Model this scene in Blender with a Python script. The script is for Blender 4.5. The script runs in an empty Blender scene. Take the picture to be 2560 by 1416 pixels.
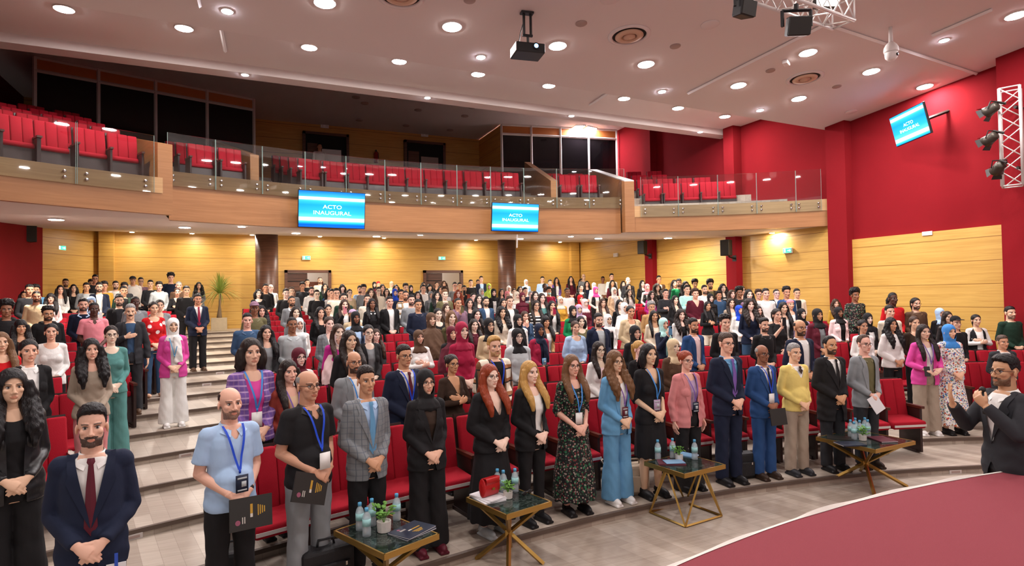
import bpy, bmesh, math, random
import numpy as np
from mathutils import Vector, Matrix

# ---------------------------------------------------------------- scene, camera, light
scn = bpy.context.scene
COL = scn.collection
FPX, W, H = 1519.0, 2560.0, 1416.0
YAW, PITCH, ROLL, ZC = math.radians(23.6), math.radians(1.245), 0.0165, 2.41

cam_d = bpy.data.cameras.new('camera')
cam_d.sensor_width = 36.0
cam_d.lens = FPX * 36.0 / W
cam_d.clip_start = 0.05
cam = bpy.data.objects.new('camera', cam_d)
COL.objects.link(cam)
CAMROT = (Matrix.Rotation(-YAW, 3, 'Z') @ Matrix.Rotation(math.pi / 2 + PITCH, 3, 'X') @ Matrix.Rotation(-ROLL, 3, 'Z'))
cam.matrix_world = Matrix.Translation((0, 0, ZC)) @ CAMROT.to_4x4()
scn.camera = cam

world = bpy.data.worlds.new('world')
scn.world = world
world.use_nodes = True
world.node_tree.nodes['Background'].inputs[0].default_value = (1.0, 0.93, 0.9, 1)
world.node_tree.nodes['Background'].inputs[1].default_value = 0.33
vs = scn.view_settings
vs.view_transform = 'Standard'
vs.look = 'None'
vs.gamma = 1.0
vs.use_curve_mapping = False
vs.exposure = 1.35
LAMP = 165.0          # emission of the big ceiling downlights
SPOT = 260.0          # small ceiling spots
SOFF = 420.0           # downlights under the balcony


def ray(px, py):
    return CAMROT @ Vector(((px - W / 2) / FPX, (H / 2 - py) / FPX, -1.0))


def at_z(px, py, z):
    r = ray(px, py)
    t = (z - ZC) / r.z
    return Vector((r.x * t, r.y * t, z))


def at_y(px, py, y):
    r = ray(px, py)
    t = y / r.y
    return Vector((r.x * t, y, ZC + r.z * t))


def at_x(px, py, x):
    r = ray(px, py)
    t = x / r.x
    return Vector((x, r.y * t, ZC + r.z * t))


def at_d(px, py, d):
    return Vector((0, 0, ZC)) + ray(px, py) * d


def at_r(px, py, cx, cy, R):
    """where the sight line through a pixel crosses the upright cylinder of radius R about (cx, cy)"""
    r = ray(px, py)
    a = r.x * r.x + r.y * r.y
    b = -2 * (r.x * cx + r.y * cy)
    c = cx * cx + cy * cy - R * R
    t = (-b + math.sqrt(max(b * b - 4 * a * c, 0))) / (2 * a)
    return Vector((r.x * t, r.y * t, ZC + r.z * t))


CX, CY, T, HR = 4.6, -7.4, 1.1, .088          # centre of the seating arcs, tread, rise
RK = lambda k: 13.0 + T * (k - 1)
NT = 16
ORDINAL = ['first', 'second', 'third', 'fourth', 'fifth', 'sixth', 'seventh', 'eighth', 'ninth', 'tenth', 'eleventh', 'twelfth']


def tier_z(k):
    return HR * max(0, min(k, NT))



# ---------------------------------------------------------------- colours and materials
def lin(h):
    h = h.lstrip('#')
    out = []
    for i in (0, 2, 4):
        c = int(h[i:i + 2], 16) / 255
        out.append(c / 12.92 if c <= .04045 else ((c + .055) / 1.055) ** 2.4)
    return (*out, 1.0)


PAL = dict(black='1b1a1c', white='e9e7e3', cream='e4d8c4', beige='cdb793', grey='85898c', light_grey='b4bbbd',
           charcoal='2c2d31', navy='182036', blue='27497a', denim='35506f', light_blue='a8c4e4', royal_blue='1c48c8',
           teal='588c88', mint='b0e0da', green='1c8450', dark_green='1d3629', olive='676142', lime='a3ba45',
           burgundy='5a1828', magenta='bd2c8a', hot_pink='d84a9c', pink='de8791', pale_pink='ebcfce', rust='9c4134',
           red='c4181e', mustard='c39539', tan='ab8658', brown='594130', dark_brown='37281f', taupe='a39382',
           lilac='b299b6', purple='75569f', mauve='87687a', yellow='ecd37c', coral='d66d5c', peach='e0bf9d',
           crimson='9c1d3f', sky_blue='6196bd', bright_blue='3f86cf', dusty_pink='cf8484', plaid='e9e7e3',
           floral='e9e7e3', stripe='e9e7e3', black_floral='1b1a1c', heart='c4181e', check='e4d8c4')
HAIRC = dict(k='141012', d='221713', n='3a251a', o='6b4a2e', g='8e8c8a', y='b78d4c', r='8a3618', h='4a3a30')
SKINC = {1: 'f0cdbb', 2: 'e4b69c', 3: 'cc9876', 4: '92634a', 5: '54372c'}

MATS = {}


def nodes_of(name):
    m = bpy.data.materials.new(name)
    m.use_nodes = True
    nt = m.node_tree
    return m, nt, nt.nodes, nt.links, nt.nodes['Principled BSDF']


def mat(name, col, rough=.6, metal=0.0, emit=0.0, emit_col=None, bump=0.0, bscale=40.0, var=0.0, vscale=6.0, stretch=(1, 1, 1), alpha=1.0, trans=0.0, ior=1.45, spec=None):
    if name in MATS:
        return MATS[name]
    m, nt, N, L, b = nodes_of(name)
    c = lin(col) if isinstance(col, str) else (*col, 1.0)
    b.inputs['Base Color'].default_value = c
    b.inputs['Roughness'].default_value = rough
    b.inputs['Metallic'].default_value = metal
    if spec is not None:
        b.inputs['Specular IOR Level'].default_value = spec
    if trans:
        b.inputs['Transmission Weight'].default_value = trans
        b.inputs['IOR'].default_value = ior
    if emit:
        b.inputs['Emission Color'].default_value = lin(emit_col or col)
        b.inputs['Emission Strength'].default_value = emit
    if var or bump:
        tc = N.new('ShaderNodeTexCoord')
        mp = N.new('ShaderNodeMapping')
        mp.inputs['Scale'].default_value = stretch
        L.new(tc.outputs['Object'], mp.inputs[0])
        if var:
            nz = N.new('ShaderNodeTexNoise')
            nz.inputs['Scale'].default_value = vscale
            nz.inputs['Detail'].default_value = 5
            L.new(mp.outputs[0], nz.inputs['Vector'])
            mx = N.new('ShaderNodeMixRGB')
            mx.inputs[1].default_value = tuple(v * (1 - var) for v in c[:3]) + (1,)
            mx.inputs[2].default_value = tuple(min(1, v * (1 + var)) for v in c[:3]) + (1,)
            L.new(nz.outputs['Fac'], mx.inputs[0])
            L.new(mx.outputs[0], b.inputs['Base Color'])
        if bump:
            n2 = N.new('ShaderNodeTexNoise')
            n2.inputs['Scale'].default_value = bscale
            L.new(mp.outputs[0], n2.inputs['Vector'])
            bp = N.new('ShaderNodeBump')
            bp.inputs['Strength'].default_value = bump
            bp.inputs['Distance'].default_value = .01
            L.new(n2.outputs['Fac'], bp.inputs['Height'])
            L.new(bp.outputs[0], b.inputs['Normal'])
    MATS[name] = m
    return m


def math_n(N, L, op, a, b=None):
    n = N.new('ShaderNodeMath')
    n.operation = op
    for i, v in enumerate((a, b)):
        if v is None:
            continue
        if isinstance(v, (int, float)):
            n.inputs[i].default_value = v
        else:
            L.new(v, n.inputs[i])
    return n.outputs[0]


def wood_panel(name, base, dark, groove, pitch, z0=0.0, grain=.16, rough=.4):
    """veneered wall panels: long horizontal grain and a thin dark joint every pitch metres"""
    m, nt, N, L, b = nodes_of(name)
    tc = N.new('ShaderNodeTexCoord')
    mp = N.new('ShaderNodeMapping')
    mp.inputs['Scale'].default_value = (.7, .7, 16)
    L.new(tc.outputs['Object'], mp.inputs[0])
    nz = N.new('ShaderNodeTexNoise')
    nz.inputs['Scale'].default_value = 1.6
    nz.inputs['Detail'].default_value = 8
    nz.inputs['Distortion'].default_value = .6
    L.new(mp.outputs[0], nz.inputs['Vector'])
    mx = N.new('ShaderNodeMixRGB')
    mx.inputs[1].default_value = lin(dark)
    mx.inputs[2].default_value = lin(base)
    rp = N.new('ShaderNodeMapRange')
    rp.inputs[1].default_value = .5 - grain
    rp.inputs[2].default_value = .5 + grain
    L.new(nz.outputs['Fac'], rp.inputs[0])
    L.new(rp.outputs[0], mx.inputs[0])
    last = mx.outputs[0]
    if pitch:
        sx = N.new('ShaderNodeSeparateXYZ')
        L.new(tc.outputs['Object'], sx.inputs[0])
        f = math_n(N, L, 'FRACT', math_n(N, L, 'DIVIDE', math_n(N, L, 'SUBTRACT', sx.outputs[2], z0), pitch))
        g = math_n(N, L, 'LESS_THAN', f, .012 / pitch)
        m2 = N.new('ShaderNodeMixRGB')
        L.new(g, m2.inputs[0])
        L.new(last, m2.inputs[1])
        m2.inputs[2].default_value = lin(groove)
        last = m2.outputs[0]
    L.new(last, b.inputs['Base Color'])
    b.inputs['Roughness'].default_value = rough
    MATS[name] = m
    return m


def plank_mat(name):
    m, nt, N, L, b = nodes_of(name)
    tc = N.new('ShaderNodeTexCoord')
    mp = N.new('ShaderNodeMapping')
    mp.inputs['Rotation'].default_value = (0, 0, math.radians(78))
    L.new(tc.outputs['Object'], mp.inputs[0])
    br = N.new('ShaderNodeTexBrick')
    br.inputs['Scale'].default_value = 1.0
    br.inputs['Brick Width'].default_value = 1.2
    br.inputs['Row Height'].default_value = .15
    br.inputs['Mortar Size'].default_value = .002
    br.inputs['Color1'].default_value = lin('a39587')
    br.inputs['Color2'].default_value = lin('bdb1a3')
    br.inputs['Mortar'].default_value = lin('9a8c7e')
    L.new(mp.outputs[0], br.inputs['Vector'])
    mp2 = N.new('ShaderNodeMapping')
    mp2.inputs['Rotation'].default_value = (0, 0, math.radians(78))
    mp2.inputs['Scale'].default_value = (2, 26, 26)
    L.new(tc.outputs['Object'], mp2.inputs[0])
    nz = N.new('ShaderNodeTexNoise')
    nz.inputs['Scale'].default_value = 1.0
    nz.inputs['Detail'].default_value = 6
    L.new(mp2.outputs[0], nz.inputs['Vector'])
    mx = N.new('ShaderNodeMixRGB')
    mx.blend_type = 'MULTIPLY'
    mx.inputs[0].default_value = .55
    L.new(br.outputs[0], mx.inputs[1])
    cr = N.new('ShaderNodeValToRGB')
    cr.color_ramp.elements[0].position = .3
    cr.color_ramp.elements[0].color = (.66, .62, .58, 1)
    cr.color_ramp.elements[1].position = .7
    cr.color_ramp.elements[1].color = (1, 1, 1, 1)
    L.new(nz.outputs['Fac'], cr.inputs[0])
    L.new(cr.outputs[0], mx.inputs[2])
    L.new(mx.outputs[0], b.inputs['Base Color'])
    b.inputs['Roughness'].default_value = .42
    MATS[name] = m
    return m


def tinted(name, rough, bscale, bump, stretch=(1, 1, 1), var=.12, pattern=None, spec=.3):
    """a material whose colour is the object's own colour"""
    m, nt, N, L, b = nodes_of(name)
    oi = N.new('ShaderNodeObjectInfo')
    tc = N.new('ShaderNodeTexCoord')
    mp = N.new('ShaderNodeMapping')
    mp.inputs['Scale'].default_value = stretch
    L.new(tc.outputs['Object'], mp.inputs[0])
    nz = N.new('ShaderNodeTexNoise')
    nz.inputs['Scale'].default_value = bscale
    nz.inputs['Detail'].default_value = 3
    L.new(mp.outputs[0], nz.inputs['Vector'])
    mr = N.new('ShaderNodeMapRange')
    mr.inputs[3].default_value = 1 - var
    mr.inputs[4].default_value = 1 + var
    L.new(nz.outputs['Fac'], mr.inputs[0])
    mx = N.new('ShaderNodeVectorMath')
    mx.operation = 'SCALE'
    L.new(oi.outputs['Color'], mx.inputs[0])
    L.new(mr.outputs[0], mx.inputs['Scale'])
    last = mx.outputs[0]
    if pattern:
        last = pattern(N, L, tc, last)
    L.new(last, b.inputs['Base Color'])
    b.inputs['Roughness'].default_value = rough
    b.inputs['Specular IOR Level'].default_value = spec
    bp = N.new('ShaderNodeBump')
    bp.inputs['Strength'].default_value = bump
    bp.inputs['Distance'].default_value = .03
    L.new(nz.outputs['Fac'], bp.inputs['Height'])
    L.new(bp.outputs[0], b.inputs['Normal'])
    MATS[name] = m
    return m


def mixc(N, L, fac, a, col):
    n = N.new('ShaderNodeMixRGB')
    L.new(fac, n.inputs[0])
    L.new(a, n.inputs[1])
    if isinstance(col, tuple):
        n.inputs[2].default_value = col
    else:
        L.new(col, n.inputs[2])
    return n.outputs[0]


def bands(axis, period, width, col, rest=None):
    def f(N, L, tc, last):
        sx = N.new('ShaderNodeSeparateXYZ')
        L.new(tc.outputs['Object'], sx.inputs[0])
        for ax, pe, wi, co in ([(axis, period, width, col)] + (rest or [])):
            fr = math_n(N, L, 'FRACT', math_n(N, L, 'DIVIDE', math_n(N, L, 'ADD', sx.outputs[ax], 10.0), pe))
            last = mixc(N, L, math_n(N, L, 'LESS_THAN', fr, wi), last, lin(co))
        return last
    return f


def blotches(scale, thr, cols):
    def f(N, L, tc, last):
        for i, c in enumerate(cols):
            v = N.new('ShaderNodeTexVoronoi')
            v.inputs['Scale'].default_value = scale * (1 + .23 * i)
            mp = N.new('ShaderNodeMapping')
            mp.inputs['Location'].default_value = (i * 3.1, i * 1.7, i * 2.3)
            L.new(tc.outputs['Object'], mp.inputs[0])
            L.new(mp.outputs[0], v.inputs['Vector'])
            last = mixc(N, L, math_n(N, L, 'LESS_THAN', v.outputs['Distance'], thr), last, lin(c))
        return last
    return f


tinted('cloth', .85, 7, .35, (1, 1, .7))
tinted('knit', .95, 9, .35, (1, 1, .8))
tinted('hair', .5, 55, .55, (1, 1, .12), .35)
tinted('scarf', .8, 9, .5, (1, 1, .5), .1)
tinted('plain', .5, 20, .05, (1, 1, 1), .03)
tinted('plaid', .9, 7, .3, (1, 1, 1), .05, bands(2, .13, .4, 'a58a68', [(0, .13, .35, 'b89c7a'), (2, .13, .1, '4a3a30'), (0, .13, .08, '4a3a30')]))
tinted('check', .9, 7, .3, (1, 1, 1), .05, bands(2, .16, .35, 'a06a45', [(0, .15, .3, '7a5138'), (2, .16, .1, '2b2422'), (0, .15, .1, '33302c')]))
tinted('stripe', .9, 7, .3, (1, 1, 1), .05, bands(2, .075, .55, '1b1a1c'))
tinted('floral', .8, 7, .3, (1, 1, 1), .05, blotches(17, .27, ['c4503c', '3f6fae', '5f8f7a', 'd68a4a', '6a4f8f']))
tinted('black_floral', .8, 7, .3, (1, 1, 1), .05, blotches(22, .3, ['2f6b49', '6a3434', 'a08f86', '274f3a']))
tinted('heart', .9, 7, .3, (1, 1, 1), .03, blotches(9, .33, ['efe6e4']))
tinted('glencheck', .9, 7, .25, (1, 1, 1), .05, bands(2, .05, .12, '6a7078', [(0, .05, .12, '5f656d')]))
tinted('violet_plaid', .9, 7, .3, (1, 1, 1), .05, bands(0, .035, .3, '86659c', [(2, .05, .25, 'b596c4')]))


def skin_mat():
    m, nt, N, L, b = nodes_of('skin')
    oi = N.new('ShaderNodeObjectInfo')
    at = N.new('ShaderNodeAttribute')
    at.attribute_name = 'feat'
    sx = N.new('ShaderNodeSeparateColor')
    L.new(at.outputs['Color'], sx.inputs[0])
    lip = N.new('ShaderNodeMixRGB')
    lip.blend_type = 'MULTIPLY'
    L.new(sx.outputs[0], lip.inputs[0])
    L.new(oi.outputs['Color'], lip.inputs[1])
    lip.inputs[2].default_value = (.78, .48, .45, 1)
    last = mixc(N, L, sx.outputs[2], lip.outputs[0], (.56, .53, .51, 1))
    last = mixc(N, L, sx.outputs[1], last, (.018, .012, .01, 1))
    L.new(last, b.inputs['Base Color'])
    b.inputs['Roughness'].default_value = .48
    b.inputs['Specular IOR Level'].default_value = .35
    MATS['skin'] = m


skin_mat()


# ---------------------------------------------------------------- mesh kit
class MB:
    def __init__(self):
        self.v, self.f = [], []

    def add(self, vs, fs):
        o = len(self.v)
        self.v += [tuple(p) for p in vs]
        self.f += [tuple(i + o for i in f) for f in fs]
        return self

    def box(self, c, s, rz=0.0, M=None):
        x, y, z = s[0] / 2, s[1] / 2, s[2] / 2
        P = [Vector((a * x, b * y, d * z)) for d in (-1, 1) for b in (-1, 1) for a in (-1, 1)]
        R = M if M is not None else Matrix.Rotation(rz, 3, 'Z')
        P = [R @ p + Vector(c) for p in P]
        return self.add(P, [(0, 2, 3, 1), (4, 5, 7, 6), (0, 1, 5, 4), (2, 6, 7, 3), (0, 4, 6, 2), (1, 3, 7, 5)])

    def tube(self, pts, rad, seg=12, up=(0, 1, 0), caps=True):
        pts = [Vector(p) for p in pts]
        up = Vector(up)
        n = len(pts)
        V, F = [], []
        for i, p in enumerate(pts):
            d = (pts[min(i + 1, n - 1)] - pts[max(i - 1, 0)])
            d.normalize()
            u = d.cross(up)
            if u.length < 1e-4:
                u = d.cross(Vector((1, 0, 0.01)))
            u.normalize()
            w = u.cross(d)
            r = rad[i] if isinstance(rad, (list, tuple)) else rad
            a, b = r if isinstance(r, (list, tuple)) else (r, r)
            for k in range(seg):
                t = 2 * math.pi * k / seg
                V.append(p + u * (a * math.cos(t)) + w * (b * math.sin(t)))
        for i in range(n - 1):
            for k in range(seg):
                k2 = (k + 1) % seg
                F.append((i * seg + k, i * seg + k2, (i + 1) * seg + k2, (i + 1) * seg + k))
        if caps:
            F.append(tuple(range(seg - 1, -1, -1)))
            F.append(tuple((n - 1) * seg + k for k in range(seg)))
        return self.add(V, F)

    def bar(self, a, b, w, h=None, seg=4):
        return self.tube([a, b], [(w / 2 * 1.414, (h or w) / 2 * 1.414)] * 2, seg, up=(0, 0, 1) if abs(Vector(b).z - Vector(a).z) < (Vector(b) - Vector(a)).length * .95 else (0, 1, 0))

    def ell(self, c, r, seg=16, rings=10, M=None):
        V, F = [], []
        c = Vector(c)
        for i in range(1, rings):
            t = math.pi * i / rings
            for k in range(seg):
                p = 2 * math.pi * k / seg
                q = Vector((r[0] * math.sin(t) * math.cos(p), r[1] * math.sin(t) * math.sin(p), r[2] * math.cos(t)))
                V.append(c + (M @ q if M is not None else q))
        top = Vector((0, 0, r[2]))
        V += [c + (M @ top if M is not None else top), c - (M @ top if M is not None else top)]
        nt = (rings - 1) * seg
        for i in range(rings - 2):
            for k in range(seg):
                k2 = (k + 1) % seg
                F.append((i * seg + k, (i + 1) * seg + k, (i + 1) * seg + k2, i * seg + k2))
        for k in range(seg):
            k2 = (k + 1) % seg
            F.append((nt, k, k2))
            F.append((nt + 1, (rings - 2) * seg + k2, (rings - 2) * seg + k))
        return self.add(V, F)

    def lathe(self, prof, c=(0, 0, 0), seg=24, M=None):
        V, F = [], []
        c = Vector(c)
        for r, z in prof:
            for k in range(seg):
                t = 2 * math.pi * k / seg
                q = Vector((r * math.cos(t), r * math.sin(t), z))
                V.append(c + (M @ q if M is not None else q))
        n = len(prof)
        for i in range(n - 1):
            for k in range(seg):
                k2 = (k + 1) % seg
                F.append((i * seg + k, i * seg + k2, (i + 1) * seg + k2, (i + 1) * seg + k))
        F.append(tuple(range(seg - 1, -1, -1)))
        F.append(tuple((n - 1) * seg + k for k in range(seg)))
        return self.add(V, F)

    def prism(self, poly, z0, z1):
        """upright prism over a plan polygon; z0, z1 numbers or lists per corner"""
        n = len(poly)
        za = z0 if isinstance(z0, (list, tuple)) else [z0] * n
        zb = z1 if isinstance(z1, (list, tuple)) else [z1] * n
        V = [(p[0], p[1], za[i]) for i, p in enumerate(poly)] + [(p[0], p[1], zb[i]) for i, p in enumerate(poly)]
        F = [tuple(range(n - 1, -1, -1)), tuple(range(n, 2 * n))]
        for i in range(n):
            j = (i + 1) % n
            F.append((i, j, n + j, n + i))
        return self.add(V, F)

    def ribbon(self, la, lb, thick=0.0):
        """quad strip between two polylines"""
        n = len(la)
        V = list(la) + list(lb)
        F = [(i, i + 1, n + i + 1, n + i) for i in range(n - 1)]
        return self.add(V, F)

    def mesh(self, name, m=None, smooth=False):
        me = bpy.data.meshes.new(name)
        me.from_pydata([tuple(p) for p in self.v], [], self.f)
        bm = bmesh.new()
        bm.from_mesh(me)
        bmesh.ops.recalc_face_normals(bm, faces=bm.faces)
        bm.to_mesh(me)
        bm.free()
        if smooth:
            me.polygons.foreach_set('use_smooth', [True] * len(me.polygons))
        if m is not None:
            for q in (m if isinstance(m, list) else [m]):
                me.materials.append(MATS[q] if isinstance(q, str) else q)
        return me

    def obj(self, name, m=None, parent=None, smooth=False, bevel=0.0):
        return put(name, self.mesh(name, m, smooth), parent, bevel)


def put(name, me, parent=None, bevel=0.0, color=None):
    o = bpy.data.objects.new(name, me)
    COL.objects.link(o)
    if parent is not None:
        o.parent = parent
    if bevel:
        md = o.modifiers.new('bevel', 'BEVEL')
        md.width = bevel
        md.segments = 2
        md.limit_method = 'ANGLE'
    if color is not None:
        o.color = color
    return o


def thing(name, label, cat, loc=(0, 0, 0), rz=0.0, group=None):
    o = bpy.data.objects.new(name, None)
    o.empty_display_size = .1
    COL.objects.link(o)
    o.location = loc
    o.rotation_euler = (0, 0, rz)
    return tag(o, label, cat, group)


def tag(o, label, cat, group=None):
    o['label'] = label
    o['category'] = cat
    if group:
        o['group'] = group
    return o


def struct(o, label=None):
    o['kind'] = 'structure'
    if label:
        o['label'] = label
    return o


def dup(root, loc=None, rz=None, label=None, group=None):
    r = root.copy()
    COL.objects.link(r)
    if loc is not None:
        r.location = loc
    if rz is not None:
        r.rotation_euler = (0, 0, rz)
    if label:
        r['label'] = label
    if group:
        r['group'] = group
    for ch in root.children:
        c = ch.copy()
        COL.objects.link(c)
        c.parent = r
        for g in ch.children:
            e = g.copy()
            COL.objects.link(e)
            e.parent = c
    return r


def remesh(mb, name, voxel, smooth_it=4, m=None, fac=.5):
    """fuse overlapping closed shapes into one continuous skin"""
    me = mb.mesh(name + '_raw')
    o = bpy.data.objects.new('tmp', me)
    COL.objects.link(o)
    r = o.modifiers.new('r', 'REMESH')
    r.mode = 'VOXEL'
    r.voxel_size = voxel
    if smooth_it:
        s = o.modifiers.new('s', 'SMOOTH')
        s.factor = fac
        s.iterations = smooth_it
    dg = bpy.context.evaluated_depsgraph_get()
    out = bpy.data.meshes.new_from_object(o.evaluated_get(dg), depsgraph=dg)
    out.name = name
    bpy.data.objects.remove(o)
    bpy.data.meshes.remove(me)
    out.materials.clear()
    if m:
        out.materials.append(MATS[m])
    out.polygons.foreach_set('use_smooth', [True] * len(out.polygons))
    return out


def vco(me):
    a = np.empty(len(me.vertices) * 3, np.float32)
    me.vertices.foreach_get('co', a)
    return a.reshape(-1, 3)


def vno(me):
    a = np.empty(len(me.vertices) * 3, np.float32)
    me.vertex_normals.foreach_get('vector', a)
    return a.reshape(-1, 3)


def setco(me, co):
    me.vertices.foreach_set('co', co.astype(np.float32).ravel())
    me.update()


def cut(me, mask):
    """remove the vertices in mask"""
    bm = bmesh.new()
    bm.from_mesh(me)
    bm.verts.ensure_lookup_table()
    bmesh.ops.delete(bm, geom=[bm.verts[i] for i in np.nonzero(mask)[0]], context='VERTS')
    nb = {}
    for e in bm.edges:
        if e.is_boundary:
            a, b = e.verts
            nb.setdefault(a, []).append(b)
            nb.setdefault(b, []).append(a)
    for _ in range(8):                                # an even hem instead of a stepped one
        new = [(v, (v.co * 2 + n[0].co + n[1].co) / 4) for v, n in nb.items() if len(n) == 2]
        for v, c in new:
            v.co = c
    bm.to_mesh(me)
    bm.free()
    me.update()
    return me
# ---------------------------------------------------------------- the hall
wood_panel('yellow_wood', 'd7ad5b', 'c79a4a', '8a5c1e', .48, .10)
wood_panel('fascia_wood', 'a67447', '98673c', '6b4028', 0)
wood_panel('fascia_behind_glass', 'c79f6e', 'b68e5e', '6b4028', 0)  # fascia wood again, its lighter look behind the glass put into the colour
wood_panel('column_wood', '6b4634', '4b2d22', '3a2018', 0)
wood_panel('door_wood', '8a4a2c', '6e3820', '3a2018', 0)
wood_panel('upper_wood', 'd09a50', 'bd8842', '6b4522', .55, .2)
plank_mat('planks')
mat('red_wall', '83161e', .95, spec=.15, bump=.15, bscale=120, var=.06, vscale=2)
mat('ceiling_paint', 'dcd3d0', .85, spec=.2)
mat('white_paint', 'e6e2df', .6)
mat('nosing', '5b4c42', .5)
mat('carpet', '8a4149', .95, spec=.15, bump=.5, bscale=300, var=.10, vscale=180)
mat('dark_gap', '120d0c', .8)
mat('black_plastic', '151516', .5)
mat('dark_metal', '26231f', .5, .3)
mat('chrome', 'd8d8d6', .2, 1.0)
mat('steel', 'b9bcc0', .35, 1.0)
mat('white_frame', 'c9c2bd', .5)
mat('brown_panel', 'b06a30', .6)
mat('gold', 'b08d4a', .35, .85)
mat('lit_white', 'ffffff', .5, emit=1.0)
XL, XR, YB = -6.0, 13.9, 24.1
BX, BY, BR = 4.0, .2, 15.0                       # balcony front: centre and radius
SOF = lambda y: 4.10 + .07 * (y - 14.0)


def arc(cx, cy, R, x0, x1, n=40):
    """points of the circle's rear half between two X"""
    a0, a1 = math.asin(max(-1, min(1, (x0 - cx) / R))), math.asin(max(-1, min(1, (x1 - cx) / R)))
    return [(cx + R * math.sin(a0 + (a1 - a0) * i / n), cy + R * math.cos(a0 + (a1 - a0) * i / n)) for i in range(n + 1)]


# floor, tiers with dark nosings, rear floor
mb = MB()
mb.add([(XL - 6, -12, 0), (XR + 6, -12, 0), (XR + 6, 9, 0), (XL - 6, 9, 0)], [(0, 1, 2, 3)])
struct(mb.obj('floor', 'planks'))
for k in range(1, NT + 1):
    z1 = tier_z(k)
    inn = arc(CX, CY, RK(k), XL - (3 if k < 8 else 0), XR + (3 if k < 5 else 0), 60)
    out = arc(CX, CY, RK(k + 1), XL - (3 if k < 8 else 0), XR + (3 if k < 5 else 0), 60) if k < NT else [(p[0], YB + .2) for p in inn]
    out = [(p[0], max(p[1], inn[i][1] + .3)) for i, p in enumerate(out)]
    mb = MB()
    n = len(inn)
    V = [(p[0], p[1], z1) for p in inn] + [(p[0], p[1] + .25, z1) if k < NT else (p[0], p[1], z1) for p in out] + [(p[0], p[1], z1 - HR) for p in inn]
    mb.add(V, [(i, i + 1, n + i + 1, n + i) for i in range(n - 1)] + [(2 * n + i, 2 * n + i + 1, i + 1, i) for i in range(n - 1)])
    t = struct(mb.obj('floor_tier', 'planks'))
    mb = MB()
    a = arc(CX, CY, RK(k) - .012, XL - 3 if k < 8 else XL, XR, 60)
    V = [(p[0], p[1], z1 + .003) for p in a] + [(p[0], p[1], z1 - .038) for p in a] + [(p[0], p[1] + .045, z1 + .003) for p in a]
    n = len(a)
    mb.add(V, [(n + i, n + i + 1, i + 1, i) for i in range(n - 1)] + [(i, i + 1, 2 * n + i + 1, 2 * n + i) for i in range(n - 1)])
    mb.obj('nosing', 'nosing', t)

# stage with red carpet and a turned-up white edge
mb = MB()
a = arc(CX, CY, 10.45, CX - 10.2, CX + 10.2, 90)
n = len(a)
mb.prism([(p[0], p[1]) for p in a] + [(CX + 10.2, -8), (CX - 10.2, -8)], 0.0, .9)
struct(mb.obj('floor_stage', 'carpet'))
mat('edge_tape', 'dcd5cc', .7, var=.12, vscale=9)
mb = MB()
a = arc(CX, CY, 10.45, CX - 9.8, CX + 9.8, 420)
n = len(a)
rnd = random.Random(5)
ph = [rnd.uniform(0, 6.3) for _ in range(3)]
lift = [max(0, .012 + .018 * math.sin(i * .21 + ph[0]) * math.sin(i * .083 + ph[1]) + .012 * math.sin(i * .47 + ph[2])) for i in range(n)]
dirs = [((p[0] - CX) / 10.45, (p[1] - CY) / 10.45) for p in a]
V = [(a[i][0] - dirs[i][0] * (.004 + lift[i] * .2), a[i][1] - dirs[i][1] * (.004 + lift[i] * .2), .903) for i in range(n)] + [(a[i][0] + dirs[i][0] * .012, a[i][1] + dirs[i][1] * .012, .905 + lift[i] * .6) for i in range(n)] + [(a[i][0] + dirs[i][0] * .02, a[i][1] + dirs[i][1] * .02, .86) for i in range(n)]
mb.add(V, [(i, i + 1, n + i + 1, n + i) for i in range(n - 1)] + [(n + i, n + i + 1, 2 * n + i + 1, 2 * n + i) for i in range(n - 1)])
struct(mb.obj('trim_stage', 'edge_tape'))

# walls
def wall(name, p0, p1, z0, z1, m, thick=.15):
    """upright wall slab; its visible face runs p0-p1, thickness behind it (to the left of p0->p1)"""
    d = Vector((p1[0] - p0[0], p1[1] - p0[1], 0)).normalized()
    nrm = Vector((-d.y, d.x, 0)) * thick
    return struct(MB().prism([p0, p1, (p1[0] + nrm.x, p1[1] + nrm.y), (p0[0] + nrm.x, p0[1] + nrm.y)], z0, z1).obj(name, m))


D1a, D1b = at_y(711, 676, YB).x, at_y(827, 676, YB).x
D2a, D2b = at_y(1057, 674, YB).x, at_y(1155, 674, YB).x
DZ = at_y(770, 676, YB).z
CRN = (-4.55, YB)
LFT = (XL, 21.6)
# back wall: panelled, with two door openings (one wall object per length between the openings, and the strip over each)
wall('wall_back', CRN, (D1a, YB), 0, 5.0, 'yellow_wood')
wall('wall_back', (D1a, YB), (D1b, YB), DZ, 5.0, 'yellow_wood')
wall('wall_back', (D1b, YB), (D2a, YB), 0, 5.0, 'yellow_wood')
wall('wall_back', (D2a, YB), (D2b, YB), DZ, 5.0, 'yellow_wood')
wall('wall_back', (D2b, YB), (XR + .2, YB), 0, 5.0, 'yellow_wood')
wall('wall_back_upper', (XL - .6, YB), (XR + .2, YB), 5.0, 9.3, 'upper_wood')
wall('wall_back_corner', LFT, CRN, 0, 5.0, 'yellow_wood')
wall('wall_left', (XL - .55, 6.0), (XL - .55, YB), 0, 9.3, 'red_wall')
wall('wall_right', (XR, YB + .2), (XR, -3), 0, 9.3, 'red_wall')

# corridor beyond the two open doors
for a, b in ((D1a, D1b), (D2a, D2b)):
    zf = tier_z(NT)
    wall('wall_corridor', (a - .6, YB + 1.9), (b + .6, YB + 1.9), zf, zf + 2.9, 'white_paint')
    struct(MB().prism([(a - .6, YB + .15), (b + .6, YB + .15), (b + .6, YB + 2), (a - .6, YB + 2)], zf + 2.75, zf + 2.85).obj('ceiling_corridor', 'white_paint'))

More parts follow.
